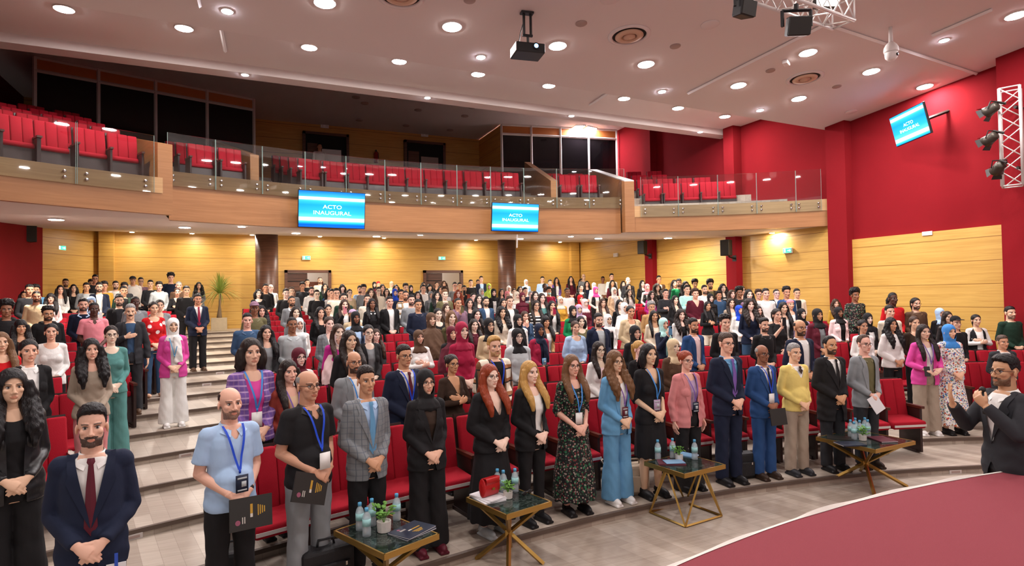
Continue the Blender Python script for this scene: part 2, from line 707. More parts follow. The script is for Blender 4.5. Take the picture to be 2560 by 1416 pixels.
# red pilasters along the right wall, wood panels between them
PIL = []
for lo, cn, hi, y in ((1612, 1631, 1646, 650), (1815, 1840, 1860, 650), (2070, 2118, 2135, 600), (2501, 2900, 3000, 500)):
    yn = at_x(hi, y, XR).y if hi < 2600 else 3.0
    xc = at_y(cn, y, yn).x if hi < 2600 else XR - .42
    xc = min(max(xc, XR - .6), XR - .2)
    yf = at_x(lo, y, xc).y
    PIL.append((xc, yn, yf))
    struct(MB().prism([(xc, yn), (XR + .05, yn), (XR + .05, yf), (xc, yf)], 0, 9.2).obj('pillar_right', 'red_wall'))
edges = [YB] + [v for p in PIL for v in (p[2], p[1])]
for i in range(0, 7, 2):
    ya, yb = edges[i], edges[i + 1]
    top = (5.0, 4.55, 4.55, 3.68)[i // 2]
    struct(MB().box((XR - .03, (ya + yb) / 2, top / 2), (.08, ya - yb, top)).obj('wall_right_panel', 'yellow_wood'))
# slim posts in the two rear corners
for x in (CRN[0] + .28, XR - .35):
    struct(MB().box((x, YB - .12, 2.5), (.42, .24, 5.0)).obj('column_corner', 'yellow_wood'))
struct(MB().prism([(XL - .6, 18.0), (XL + .55, 18.0), (XL + .55, 21.7), (XL - .6, 21.7)], 0, 4.9).obj('pillar_left', 'red_wall'))
# two round timber-clad columns under the balcony
for px in (667, 1267):
    p = at_y(px, 640, 23.0)
    c = MB().lathe([(.375, 0), (.375, 4.9)], (p.x, p.y, 0), 36).obj('column_round', 'column_wood', None, True)
    struct(c)

# ---------------------------------------------------------------- ceilings
CA, CB_ = 6.62 + .075 * 11, -.075              # front ceiling plane: z = CA + CB_*y
def at_ceil(px, py):
    r = ray(px, py)
    t = (CA - ZC) / (r.z - CB_ * r.y)
    return Vector((r.x * t, r.y * t, ZC + r.z * t))
cz = lambda y: CA + CB_ * y
mb = MB()
E0, E1 = (XL - 4, 10.0), (XR + .1, 11.15)
mb.prism([(XL - 4, -9), (XR + .1, -9), E1, E0], [cz(-9), cz(-9), cz(E1[1]), cz(E0[1])], [cz(-9) + .3, cz(-9) + .3, 7.6, 7.6])
struct(mb.obj('ceiling_front', 'ceiling_paint'))
struct(MB().prism([(XL - .8, 9.5), (XR + .1, 9.5), (XR + .1, 14.9), (XL - .8, 14.4)], 7.5, 7.7).obj('ceiling_band', 'ceiling_paint'))
struct(MB().prism([(XL - .8, 14.0), (XR + .1, 14.6), (XR + .1, 15.0), (XL - .8, 14.4)], 7.32, 7.6).obj('beam_ceiling', 'ceiling_paint'))
struct(MB().prism([(XL - .8, 14.2), (XR + .1, 14.2), (XR + .1, YB + .1), (XL - .8, YB + .1)], 9.1, 9.3).obj('ceiling_balcony', 'ceiling_paint'))
struct(MB().prism([(XL - .8, 14.38), (XR + .1, 14.98), (XR + .1, 15.1), (XL - .8, 14.5)], 7.55, 9.2).obj('wall_bulkhead', 'ceiling_paint'))
# raised edges of the stepped ceiling
def ceil_bar(p, q, w=.05, h=.045, z=None):
    a = at_ceil(*p) if z is None else at_z(*p, z)
    b = at_ceil(*q) if z is None else at_z(*q, z)
    d = (b - a)
    o = MB().bar(a - Vector((0, 0, h / 2)), b - Vector((0, 0, h / 2)), w, h).obj('trim_ceiling', 'white_paint')
    struct(o)
for p, q in (((1720, 231), (2064, 57)), ((2064, 57), (2440, 182)), ((2330, 85), (2480, 20))):
    ceil_bar(p, q)
ceil_bar((1474, 261), (1528, 226), z=7.48)
ceil_bar((551, 62), (563, 126), z=7.48)
ceil_bar((490, -20), (498, 12))

# ---------------------------------------------------------------- balcony
def front_line(x):
    if x < -1.45:
        return BY + math.sqrt(14.2 ** 2 - (x - BX) ** 2)
    if x > 9.5:
        return BY + math.sqrt(14.6 ** 2 - (x - BX) ** 2)
    return BY + math.sqrt(BR ** 2 - (x - BX) ** 2)
mb = MB()
for x0, x1 in ((XL, -1.451), (-1.45, 9.5), (9.501, XR)):
    xs = np.linspace(x0, x1, 30)
    n = len(xs)
    V = [(x, front_line(x), 4.11) for x in xs] + [(x, max(front_line(x), 14.2), 4.11) for x in xs] + [(x, YB, SOF(YB)) for x in xs]
    mb.add(V, [(i, i + 1, n + i + 1, n + i) for i in range(n - 1)] + [(n + i, n + i + 1, 2 * n + i + 1, 2 * n + i) for i in range(n - 1)])
struct(mb.obj('ceiling_soffit', 'ceiling_paint'))

def fascia(x0, x1, R, zt=5.10):
    a, b = arc(BX, BY, R, x0, x1, 36), arc(BX, BY, R + .12, x0, x1, 36)
    n = len(a)
    mb = MB()
    V = [(p[0], p[1], 4.09) for p in a] + [(p[0], p[1], zt) for p in a] + [(p[0], p[1], zt) for p in b] + [(p[0], p[1], 4.09) for p in b]
    F = []
    for j in range(4):
        F += [(j * n + i, j * n + i + 1, ((j + 1) % 4) * n + i + 1, ((j + 1) % 4) * n + i) for i in range(n - 1)]
    mb.add(V, F)
    o = struct(mb.obj('wall_balcony_front', 'fascia_wood'))
    mb = MB()
    a = arc(BX, BY, R - .012, x0, x1, 36)
    V = [(p[0], p[1], zt - .30) for p in a] + [(p[0], p[1], zt) for p in a]
    mb.add(V, [(i, i + 1, n + i + 1, n + i) for i in range(n - 1)])
    mb.obj('panel', 'fascia_behind_glass', o)
fascia(XL, -1.46, 14.2, 4.79)
fascia(-1.45, 9.5, BR)
fascia(9.5, XR, 14.6, 4.79)

def parapet(px0, R0, R1, z0a, z0b, th=.26, bottom=4.09, cap=None, name='wall_parapet'):
    """sloping wall running outward along a radius of the balcony"""
    an = px0
    ux, uy = math.sin(an), math.cos(an)
    p0, p1 = (BX + R0 * ux, BY + R0 * uy), (BX + R1 * ux, BY + R1 * uy)
    w = (uy * th / 2, -ux * th / 2)
    poly = [(p0[0] - w[0], p0[1] - w[1]), (p0[0] + w[0], p0[1] + w[1]), (p1[0] + w[0], p1[1] + w[1]), (p1[0] - w[0], p1[1] - w[1])]
    o = struct(MB().prism(poly, [bottom, bottom, max(bottom, SOF(p1[1]) + .06), max(bottom, SOF(p1[1]) + .06)], [z0a, z0a, z0b, z0b]).obj(name, 'fascia_wood'))
    if cap:
        MB().prism(poly, [z0a, z0a, z0b, z0b], [z0a + .03, z0a + .03, z0b + .03, z0b + .03]).obj('coping', cap, o)
    return o
ANL, ANR = math.asin((-1.46 - BX) / 14.3), math.asin((9.5 - BX) / 14.6)
parapet(ANL, 14.2, 20.5, 5.46, 7.0)
parapet(ANR, 14.58, 20.5, 5.46, 7.0, .26, 4.09, 'white_frame')
parapet(math.asin(-3.85 / 16.4), 16.2, 20.5, 5.95, 7.2, .2, 4.9)
parapet(math.asin(4.3 / 16.3), 16.0, 20.5, 5.75, 7.3, .2, 4.9)
# balcony steps
for x0, x1, R in ((XL, -1.5, 14.3), (-1.4, 9.45, 15.1), (9.55, XR, 14.7)):
    for j in range(7):
        a = arc(BX, BY, R + 1.05 * j, x0, x1, 24)
        n = len(a)
        b = arc(BX, BY, R + 1.05 * (j + 1) + .05, x0, x1, 24) if j < 6 else [(p[0], YB) for p in a]
        z = (4.98 if R == 15.1 else 4.67) + (.24 if R == 15.1 else .34) * j
        mb = MB()
        mb.add([(p[0], p[1], z) for p in a] + [(p[0], max(p[1], a[i][1] + .02), z) for i, p in enumerate(b)] + [(p[0], p[1], z - .34) for p in a],
               [(i, i + 1, n + i + 1, n + i) for i in range(n - 1)] + [(2 * n + i, 2 * n + i + 1, i + 1, i) for i in range(n - 1)])
        struct(mb.obj('floor_balcony', 'planks'))

# glass railing
mat('glass_edge', '74877f', .5)
m, nt, N, L, b = nodes_of('rail_glass')
N.remove(b)
tr, gl, mx, lw = N.new('ShaderNodeBsdfTransparent'), N.new('ShaderNodeBsdfGlossy'), N.new('ShaderNodeMixShader'), N.new('ShaderNodeFresnel')
tr.inputs[0].default_value = (.95, .975, .965, 1)
gl.inputs['Roughness'].default_value = .02
lw.inputs[0].default_value = 1.5
L.new(lw.outputs[0], mx.inputs[0])
L.new(tr.outputs[0], mx.inputs[1])
L.new(gl.outputs[0], mx.inputs[2])
L.new(mx.outputs[0], N['Material Output'].inputs[0])
MATS['rail_glass'] = m

def pane(pa, pb, R, lab):
    """one curved glass panel between two picture columns, held by four steel buttons"""
    A = [at_r(p, 420, BX, BY, R - .05) for p in (pa, pb)]
    a0, a1 = [math.atan2(q.x - BX, q.y - BY) for q in A]
    if R < 14.3 and a0 < math.asin((XL + .02 - BX) / R):
        a0 = math.asin((XL + .02 - BX) / R)
    c = (a0 + a1) / 2
    th = thing('glass_railing_panel', lab, 'railing', (BX + R * math.sin(c), BY + R * math.cos(c), 4.80 if R == BR else 4.49), 0, 'balcony glass railing panels')
    ox, oy = BX + R * math.sin(c), BY + R * math.cos(c)
    gap = .006 / R
    an = [a0 + gap, a1 - gap]
    pts = [(BX + (R - .05) * math.sin(t) - ox, BY + (R - .05) * math.cos(t) - oy) for t in an]
    po = [(BX + (R - .038) * math.sin(t) - ox, BY + (R - .038) * math.cos(t) - oy) for t in an]
    n = 2
    mb = MB()
    V = [(p[0], p[1], 0) for p in pts] + [(p[0], p[1], 1.08) for p in pts] + [(p[0], p[1], 1.08) for p in po] + [(p[0], p[1], 0) for p in po]
    F = []
    for j in range(4):
        F += [(j * n + i, j * n + i + 1, ((j + 1) % 4) * n + i + 1, ((j + 1) % 4) * n + i) for i in range(n - 1)]
    F += [(0, n, 2 * n, 3 * n), (n - 1, 4 * n - 1, 3 * n - 1, 2 * n - 1)]
    mb.add(V, F).obj('pane', 'rail_glass', th)
    for q in (0, n - 1):
        MB().bar((pts[q][0], pts[q][1], 0), (pts[q][0], pts[q][1], 1.08), .008).obj('edge', 'glass_edge', th)
    w = (a1 - a0)
    for t in (a0 + min(.10, w * .12), a1 - min(.10, w * .12)):
        for zz in (.10, .20):
            d = Vector((-math.sin(t), -math.cos(t), 0))
            p = Vector((BX + (R - .05) * math.sin(t) - ox, BY + (R - .05) * math.cos(t) - oy, zz))
            MB().tube([p - d * .06, p + d * .022], [.024, .024], 12, up=(0, 0, 1)).obj('standoff', 'chrome', th, True)
ordn = ['first', 'second', 'third', 'fourth', 'fifth', 'sixth', 'seventh', 'eighth', 'ninth', 'tenth']
for i, (a, b) in enumerate(((-70, 190), (192, 386))):
    pane(a, b, 14.2, ('glass railing panel at the outer end of the balcony wing near the red side seats', 'glass railing panel beside the wooden post of the near balcony wing')[i])
cb = [418, 539, 656, 763, 865, 962, 1052, 1142, 1226, 1309, 1391, 1472, 1560]
for i in range(len(cb) - 1):
    pane(cb[i], cb[i + 1], BR, 'glass railing panel of the middle balcony, %s from the near wing' % ORDINAL[i])
rb = [1600, 1694, 1793, 1890, 1988, 2052]
for i in range(5):
    pane(rb[i], rb[i + 1], 14.6, ordn[i] + ' glass railing panel of the far balcony wing, counted from its wooden step')
# ---------------------------------------------------------------- fixtures
def emis(name, col, s):
    if name not in MATS:
        m, nt, N, L, b = nodes_of(name)
        N.remove(b)
        e = N.new('ShaderNodeEmission')
        e.inputs[0].default_value = lin(col)
        e.inputs[1].default_value = s
        L.new(e.outputs[0], N['Material Output'].inputs[0])
        MATS[name] = m
    return name


emis('lamp_big', 'fff7f4', LAMP)
emis('lamp_spot', 'f4f2ff', SPOT)
emis('lamp_soffit', 'fff3e6', SOFF)
emis('lamp_added_wash', 'fff3e4', SOFF * .8)
emis('lamp_tube', 'fdf4ff', 150)
emis('lamp_added_corridor', 'fff4ee', 30)
emis('exit_green', '3fae7a', 1.6)
emis('exit_white', 'e8fff2', 2.0)


def downlight(p, r, lamp, lab, grp, tilt=0.0):
    t = thing('ceiling_downlight', lab, 'light', p, 0, grp)
    t.rotation_euler = (tilt, 0, 0)
    MB().lathe([(r * 1.16, 0), (r * 1.16, -.012), (r, -.016), (r, -.004)], (0, 0, 0), 28).obj('trim_ring', 'white_paint', t, True)
    d = MB()
    d.add([(r * .98 * math.cos(2 * math.pi * k / 28), r * .98 * math.sin(2 * math.pi * k / 28), -.0175) for k in range(28)], [tuple(range(27, -1, -1))])
    d.obj('diffuser', lamp, t)
    return t


tl = math.atan(CB_)
for i, (x, y) in enumerate(((812, 6), (1130, 66), (1394, 114), (1615, 160), (1846, 213), (2020, 131), (2178, 178), (1997, 246), (2312, 216), (2540, 38))):
    lab = ('large round ceiling light above the near balcony wing at the picture top', 'large round ceiling light nearest the projector on its left side', 'large round ceiling light just right of the projector', 'large round ceiling light below the round air vent', 'large round ceiling light beside the far round vent, left of it',
           'large round ceiling light under the hanging stage loudspeakers', 'large round ceiling light left of the white dome camera stem', 'large round ceiling light under the far round vent', 'large round ceiling light above the side wall screen', 'large round ceiling light at the top right picture corner')[i]
    downlight(at_ceil(x, y), .145, 'lamp_big', lab, 'large downlights of the front ceiling', tl)
for i, (x, y) in enumerate(((568, 27), (1202, 142), (1655, 228), (1900, 275), (2360, 100))):
    lab = ('small bright ceiling spot above the near balcony wing', 'small bright ceiling spot below left of the projector', 'small bright ceiling spot between the two round vents', 'small bright ceiling spot near the red pilaster top', 'small bright ceiling spot right of the dome camera')[i]
    downlight(at_ceil(x, y), .075, 'lamp_spot', lab, 'small spots of the front ceiling', tl)
BL = ((160, 22), (460, 70), (773, 118), (998, 153), (1195, 185), (1372, 214), (1560, 246), (1695, 270), (1812, 291))
for i, (x, y) in enumerate(BL):
    downlight(at_z(x, y, 7.49), .145, 'lamp_big', 'round light in the pale ceiling strip, %s from the near wing' % ORDINAL[i], 'downlights of the ceiling strip')
for i, (x, y) in enumerate(((612, 137), (1068, 200), (1428, 255), (1750, 307))):
    p = at_y(x, y, 14.25 + i * .08)
    downlight((p.x, p.y, 7.31), .07, 'lamp_spot', 'small bright spot under the ceiling beam, %s from the near wing' % ORDINAL[i], 'spots of the ceiling beam')
for i, (x, y, r) in enumerate(((140, 547, .13), (462, 567, .13), (604, 565, .08), (740, 582, .12), (941, 590, .12), (1051, 586, .08), (1300, 596, .12), (1427, 590, .08), (1496, 595, .12), (1670, 594, .12), (1930, 581, .065))):
    rr = ray(x, y)
    t = (4.10 - ZC) / rr.z
    if rr.y * t > 14.2:
        t = (4.10 - .07 * 14.2 - ZC) / (rr.z - .07 * rr.y)
    p = Vector((rr.x * t, rr.y * t, ZC + rr.z * t - .012))
    downlight(p, r, 'lamp_soffit', '%s round light under the balcony, %s of the row from the near wing' % ('large' if r > .1 else 'small', ORDINAL[i]), 'downlights under the balcony')
# small downlights added close to the yellow back wall to brighten it
for i, px in enumerate((330, 480, 630, 800, 960, 1190, 1400)):
    p = at_y(px, 600, YB - .75)
    downlight((p.x, YB - .75, SOF(YB - .75) - .012), .065, 'lamp_added_wash', 'added small downlight washing the yellow back wall from close by', 'wall washers at the back')
# added unseen lamps over the stage, behind the viewer, lighting the front rows
for i, (x, y) in enumerate(((-2, 4.5), (1.0, 4.0), (4, 1.5), (7.5, 2.2), (10.5, 3.0), (0, .5), (3.5, -2), (8, -2), (-3.5, 8), (11.5, -.5))):
    downlight((x, y, cz(y)), .145, 'lamp_big', 'added round ceiling light over the stage, outside the picture', 'added ceiling lights over the stage', tl)
for i, (a, b) in enumerate(((D1a, D1b), (D2a, D2b))):  # unseen lamps added so the corridor beyond the doors is not dark
    downlight(((a + b) / 2, YB + 1.1, tier_z(NT) + 2.74), .12, 'lamp_added_corridor', ('added ceiling light in the corridor behind the first open door', 'added ceiling light in the corridor behind the second open door')[i], 'added corridor lights')
# two bright skylight panels over the far balcony
for i, q in enumerate((((1440, 313), (1463, 313), (1437, 333), (1411, 332)), ((1470, 315), (1493, 320), (1466, 337), (1441, 334)))):
    pts = [at_z(x, y, 9.09) for x, y in q]
    c = sum(pts, Vector()) / 4
    t = thing('ceiling_light_panel', ('glaring white ceiling panel over the far control booth, the one further from the wall', 'glaring white ceiling panel over the far control booth, the one nearer the red wall')[i], 'light', c, 0, 'ceiling panels over the booth')
    MB().add([p - c for p in pts], [(0, 1, 2, 3)]).obj('diffuser', 'lamp_tube', t)
    mb = MB()
    for j in range(4):
        mb.bar(pts[j] - c, pts[(j + 1) % 4] - c, .05, .04)
    mb.obj('frame', 'white_paint', t)

# round air vents, smoke detectors, blank covers
def vent(px, py, r, lab):
    t = thing('air_vent', lab, 'vent', at_ceil(px, py), 0, 'round ceiling vents')
    t.rotation_euler = (tl, 0, 0)
    MB().lathe([(r, 0), (r, -.012), (r * .86, -.03), (r * .80, -.02), (r * .80, 0)], (0, 0, 0), 40).obj('outer_ring', 'ceiling_paint', t, True)
    MB().lathe([(r * .79, -.001), (r * .79, -.003), (.01, -.003)], (0, 0, 0), 40).obj('throat', 'dark_gap', t)
    MB().lathe([(r * .66, -.012), (r * .66, -.03), (r * .40, -.05), (r * .36, -.035), (r * .36, -.012)], (0, 0, 0), 40).obj('cone_ring', 'vent_paint', t, True)
    MB().lathe([(r * .28, -.012), (r * .28, -.04), (.01, -.055)], (0, 0, 0), 30).obj('core', 'vent_paint', t, True)
mat('vent_paint', 'c9a68c', .6)
vent(1573, 88, .36, 'round ceiling air vent right of the projector')
vent(2012, 195, .36, 'round ceiling air vent nearer the side wall screen')
vent(1003, -12, .36, 'round ceiling air vent cut by the top picture edge')
mat('grey_cover', 'a8938b', .6)
for i, (x, y, r) in enumerate(((1453, 58, .095), (1688, 115, .095), (1174, 0, .09), (1775, 61, .15), (1525, -4, .15), (1926, 176, .09), (2092, 216, .09), (2128, 279, .13))):
    p = at_ceil(x, y)
    o = MB().lathe([(r, 0), (r, -.012), (r * .9, -.02), (.01, -.02)], (0, 0, 0), 26).obj('ceiling_cover', 'grey_cover' if r < .12 else 'ceiling_paint', None, True)
    o.location = p
    o.rotation_euler = (tl, 0, 0)
    tag(o, ('grey round ceiling disc between projector and vent', 'grey round ceiling disc right of the first vent', 'grey round ceiling disc at the top edge', 'pale round ceiling cover left of the stage loudspeakers', 'pale round ceiling cover at the top edge', 'grey round ceiling disc left of the far vent', 'grey round ceiling disc right of the far vent', 'pale round ceiling cover above the red pilaster')[i], 'cover', 'ceiling covers')
for i, (x, y) in enumerate(((890, 243), (1012, 218), (1205, 263), (1325, 262), (1437, 280), (1540, 293), (912, 258), (985, 244), (1045, 275), (1180, 268), (1162, 290), (1015, 314), (1125, 325), (898, 300))):
    p = at_z(x, y, 9.09)
    o = MB().lathe([(.13, 0), (.13, -.02), (.11, -.03), (.01, -.03)], (0, 0, 0), 20).obj('smoke_detector', 'grey_cover', None, True)
    o.location = p
    tag(o, 'unlit round fitting on the dark balcony ceiling', 'fitting', 'unlit fittings on the balcony ceiling')
# projector
p = at_ceil(1317, 30)
c = at_d(1313, 107, (p - Vector((0, 0, ZC))).length * .90)
c = Vector((p.x, p.y, p.z - .62))
t = thing('projector', 'projector hanging from the ceiling with a glowing blue lens', 'projector', c, math.radians(-8))
MB().box((0, 0, 0), (.46, .36, .15)).obj('housing', 'black_plastic', t, False, .015)
MB().box((-.2335, -.02, .0), (.006, .33, .13)).obj('side_grille', 'white_frame', t)
MB().tube([(.08, -.17, .02), (.08, -.20, .02)], [.055, .05], 20, up=(0, 0, 1)).obj('lens_ring', 'dark_metal', t, True)
emis('lens_glow', '5a9cff', 6)
MB().tube([(.08, -.19, .02), (.08, -.204, .02)], [.038, .03], 20, up=(0, 0, 1)).obj('lens', 'lens_glow', t, True)
mb = MB()
mb.box((0, 0, .60), (.20, .10, .03)).bar((-.05, 0, .6), (-.05, 0, .25), .03).bar((.06, 0, .6), (.06, 0, .25), .03).box((.005, 0, .25), (.16, .04, .03)).bar((.01, 0, .25), (.01, 0, .07), .03)
mb.obj('ceiling_bracket', 'black_plastic', t)
MB().tube([(-.05, .05, .45), (-.09, .07, .3), (-.12, .05, .16), (-.15, .05, .07)], .008, 6).obj('cable', 'black_plastic', t)
# dome camera
p = at_ceil(2226, 68)
t = thing('dome_camera', 'white dome security camera on a ceiling stem', 'camera', p, math.radians(20))
MB().tube([(0, 0, 0), (0, 0, -.30)], [.03, .034], 14).obj('stem', 'white_paint', t, True)
MB().lathe([(.04, -.26), (.085, -.31), (.11, -.36), (.115, -.42), (.11, -.44)], (0, 0, 0), 26).obj('hood', 'white_paint', t, True)
MB().lathe([(.095, -.44), (.10, -.47), (.095, -.53), (.06, -.57), (.01, -.575)], (0, 0, 0), 26).obj('ball', 'white_paint', t, True)
MB().tube([(-.02, -.085, -.50), (-.025, -.107, -.50)], [.028, .026], 16, up=(0, 0, 1)).obj('lens', 'black_plastic', t, True)
# small white device on the ceiling
p = at_ceil(1965, 153)
o = MB().box((0, 0, -.035), (.20, .10, .07), .5).obj('ceiling_sensor', 'white_paint', None, False, .01)
o.location = p
tag(o, 'small white box sensor on the ceiling under the stage loudspeaker', 'sensor')
# hanging stage loudspeakers on yokes
def hang_speaker(px, py, d, s, lab, rz, tx):
    c = at_d(px, py, d)
    t = thing('stage_loudspeaker', lab, 'speaker', c, rz, 'loudspeakers hanging from the truss')
    R = Matrix.Rotation(tx, 3, 'X')
    mb = MB()
    mb.prism([(-.22 * s, -.15 * s), (.22 * s, -.15 * s), (.15 * s, .17 * s), (-.15 * s, .17 * s)], -.17 * s, .17 * s)
    mb.v = [tuple(R @ Vector(q)) for q in mb.v]
    mb.obj('cabinet', 'black_plastic', t, False, .02)
    mb = MB().box((0, -.155 * s, 0), (.40 * s, .012, .30 * s))
    mb.v = [tuple(R @ Vector(q)) for q in mb.v]
    mb.obj('grille', 'dark_metal', t)
    MB().bar((-.26 * s, 0, 0), (-.26 * s, 0, .30 * s), .03).bar((.26 * s, 0, 0), (.26 * s, 0, .30 * s), .03).bar((-.26 * s, 0, .30 * s), (.26 * s, 0, .30 * s), .03).bar((0, 0, .30 * s), (0, 0, .42 * s), .04).obj('yoke', 'black_plastic', t)
hang_speaker(1859, 22, 7.0, .55, 'black loudspeaker hanging from the truss, cut by the top picture edge', .1, .2)
hang_speaker(1992, 66, 7.0, .62, 'black angled loudspeaker hanging under the end of the bright truss', -.45, .35)

# trusses
def truss(t, a, b, w, h, m, n, up):
    """box truss between a and b: four chords as parts, lattice as one part"""
    a, b = Vector(a), Vector(b)
    d = (b - a).normalized()
    u = Vector(up)
    u = (u - d * u.dot(d)).normalized()
    v = d.cross(u)
    cs = [u * (w / 2 * i) + v * (h / 2 * j) for i, j in ((-1, -1), (1, -1), (1, 1), (-1, 1))]
    for c in cs:
        MB().tube([a + c, b + c], .024, 10, up=u).obj('chord', m, t, True)
    mb = MB()
    for f in range(4):
        c0, c1 = cs[f], cs[(f + 1) % 4]
        for i in range(n):
            p0, p1 = a.lerp(b, i / n), a.lerp(b, (i + 1) / n)
            mb.tube([p0 + (c0 if i % 2 else c1), p1 + (c1 if i % 2 else c0)], .011, 6, up=u)
            if f in (0, 2):
                mb.tube([p0 + (c1 if i % 2 else c0), p1 + (c0 if i % 2 else c1)], .011, 6, up=u)
    for q in (a, b):
        for f in range(4):
            mb.tube([q + cs[f], q + cs[(f + 1) % 4]], .014, 6, up=d)
    mb.obj('lattice', m, t, True)
mat('truss_white', 'd9d4d0', .4, .2)
ta, tb = at_x(2524, 222, 13.1), at_x(2528, 466, 13.1)
tb.x, tb.y = ta.x, ta.y
t = thing('wall_truss', 'white upright lattice truss on the red wall carrying three stage lamps', 'truss', tb, 0)
truss(t, (0, 0, 0), (0, 0, ta.z - tb.z), .30, .30, 'truss_white', 7, (.9, .4, 0))
MB().bar((.15, 0, .35), (.45, 0, .35), .05).bar((.15, 0, 1.5), (.45, 0, 1.5), .05).obj('wall_bracket', 'dark_metal', t)
for i, (x, y, rz) in enumerate(((2478, 274, .9), (2476, 347, .7), (2496, 420, .2))):
    c = at_x(x, y, 12.75)
    t = thing('stage_lamp', ('topmost stage lamp on the white wall truss', 'middle stage lamp on the white wall truss', 'lowest stage lamp on the white wall truss')[i], 'stage lamp', c, rz + 2.2, 'stage lamps on the wall truss')
    R = Matrix.Rotation(math.radians(115), 3, 'X')
    MB().lathe([(.05, -.13), (.085, -.10), (.095, .02), (.115, .10), (.11, .10), (.09, .04), (.01, .03)], (0, 0, 0), 20, R).obj('can', 'lamp_can', t, True) if 'lamp_can' in MATS else MB().lathe([(.05, -.13), (.085, -.10), (.095, .02), (.115, .10), (.11, .10), (.09, .04), (.01, .03)], (0, 0, 0), 20, R).obj('can', mat('lamp_can', '4a443c', .45, .6), t, True)
    mb = MB()
    for k in range(4):
        a = k * math.pi / 2
        q = R @ Vector((.14 * math.cos(a), .14 * math.sin(a), .17))
        q0 = R @ Vector((.10 * math.cos(a), .10 * math.sin(a), .10))
        s = R @ Vector((-.07 * math.sin(a), .07 * math.cos(a), 0))
        mb.add([q0 - s, q0 + s, q + s * 1.2, q - s * 1.2], [(0, 1, 2, 3)])
    mb.obj('barn_door', 'dark_metal', t)
    MB().tube([(-.11, 0, 0), (-.11, .06, .13), (.11, .06, .13), (.11, 0, 0)], .012, 6, up=(0, 1, 0)).bar((0, .06, .13), (-.05, .22, .05), .03).obj('yoke', 'dark_metal', t)
a, b = at_z(1905, -40, 6.35), at_z(2108, 34, 6.35)
t = thing('ceiling_truss', 'brightly lit white lattice truss hanging under the ceiling at the top picture edge', 'truss', b, 0)
truss(t, a - b, (0, 0, 0), .32, .32, 'truss_white', 7, (0, 0, 1))
MB().bar((-.3, 0, .16), (-.3, 0, .75), .03).obj('hanger', 'dark_metal', t)
# stage flood hanging in the truss, pointing at the ceiling and audience
c = at_z(2062, 2, 6.45)
t = thing('flood_light', 'glaring white flood light inside the ceiling truss', 'stage lamp', c, math.radians(-20))
MB().box((0, 0, 0), (.30, .10, .2)).obj('housing', 'dark_metal', t)
emis('flood', 'ffffff', 190)
MB().box((0, -.052, 0), (.27, .006, .17)).obj('lens', 'flood', t)

# screens
def screen_mat():
    m, nt, N, L, b = nodes_of('screen')
    N.remove(b)
    tc, sx, e = N.new('ShaderNodeTexCoord'), N.new('ShaderNodeSeparateXYZ'), N.new('ShaderNodeEmission')
    L.new(tc.outputs['Object'], sx.inputs[0])
    cr = N.new('ShaderNodeValToRGB')
    E = cr.color_ramp.elements
    E[0].position, E[0].color = 0.0, lin('1258c8')
    E[1].position, E[1].color = 1.0, lin('1466c4')
    for pos, c in ((.06, '0a50b8'), (.12, '1e9cf0'), (.165, '58c4fa'), (.17, 'eef2fa'), (.265, 'e6e4f4'), (.27, '58bdf4'), (.40, '2aa0ea'), (.62, '1a8ade'), (.72, '2aa0ea'), (.765, '4fb4f0'), (.77, 'e9e9f8'), (.85, 'dfe8f8'), (.855, '3aa0ec')):
        e_ = E.new(pos)
        e_.color = lin(c)
    mr = N.new('ShaderNodeMapRange')
    mr.inputs[1].default_value, mr.inputs[2].default_value = -.40, .40
    L.new(sx.outputs[2], mr.inputs[0])
    L.new(mr.outputs[0], cr.inputs[0])
    nz = N.new('ShaderNodeTexNoise')
    nz.inputs['Scale'].default_value = 3
    L.new(tc.outputs['Object'], nz.inputs['Vector'])
    mx = N.new('ShaderNodeMixRGB')
    mx.blend_type = 'MULTIPLY'
    mx.inputs[0].default_value = .35
    L.new(cr.outputs[0], mx.inputs[1])
    mv = N.new('ShaderNodeMapRange')
    mv.inputs[1].default_value, mv.inputs[2].default_value, mv.inputs[3].default_value, mv.inputs[4].default_value = -.7, .7, .35, 1.0
    ab = math_n(N, L, 'MULTIPLY', math_n(N, L, 'ABSOLUTE', sx.outputs[0]), -1.0)
    L.new(ab, mv.inputs[0])
    L.new(mv.outputs[0], mx.inputs[2])
    L.new(mx.outputs[0], e.inputs[0])
    e.inputs[1].default_value = 1.15
    L.new(e.outputs[0], N['Material Output'].inputs[0])
    MATS['screen'] = m
screen_mat()
emis('screen_text', 'd8f0ff', 1.6)
def letters(txt, size, m, parent, loc, name='lettering', rot=(math.pi / 2, 0, 0), sx=1.0):
    cu = bpy.data.curves.new(name, 'FONT')
    cu.body = txt
    cu.size = size
    cu.align_x = 'CENTER'
    cu.align_y = 'CENTER'
    cu.extrude = .0008
    cu.materials.append(MATS[m])
    tmp = bpy.data.objects.new('tmp', cu)
    COL.objects.link(tmp)
    dg = bpy.context.evaluated_depsgraph_get()
    me = bpy.data.meshes.new_from_object(tmp.evaluated_get(dg))
    bpy.data.objects.remove(tmp)
    o = put(name, me, parent)
    o.location = loc
    o.rotation_euler = rot
    o.scale = (sx, 1, 1)
    return o
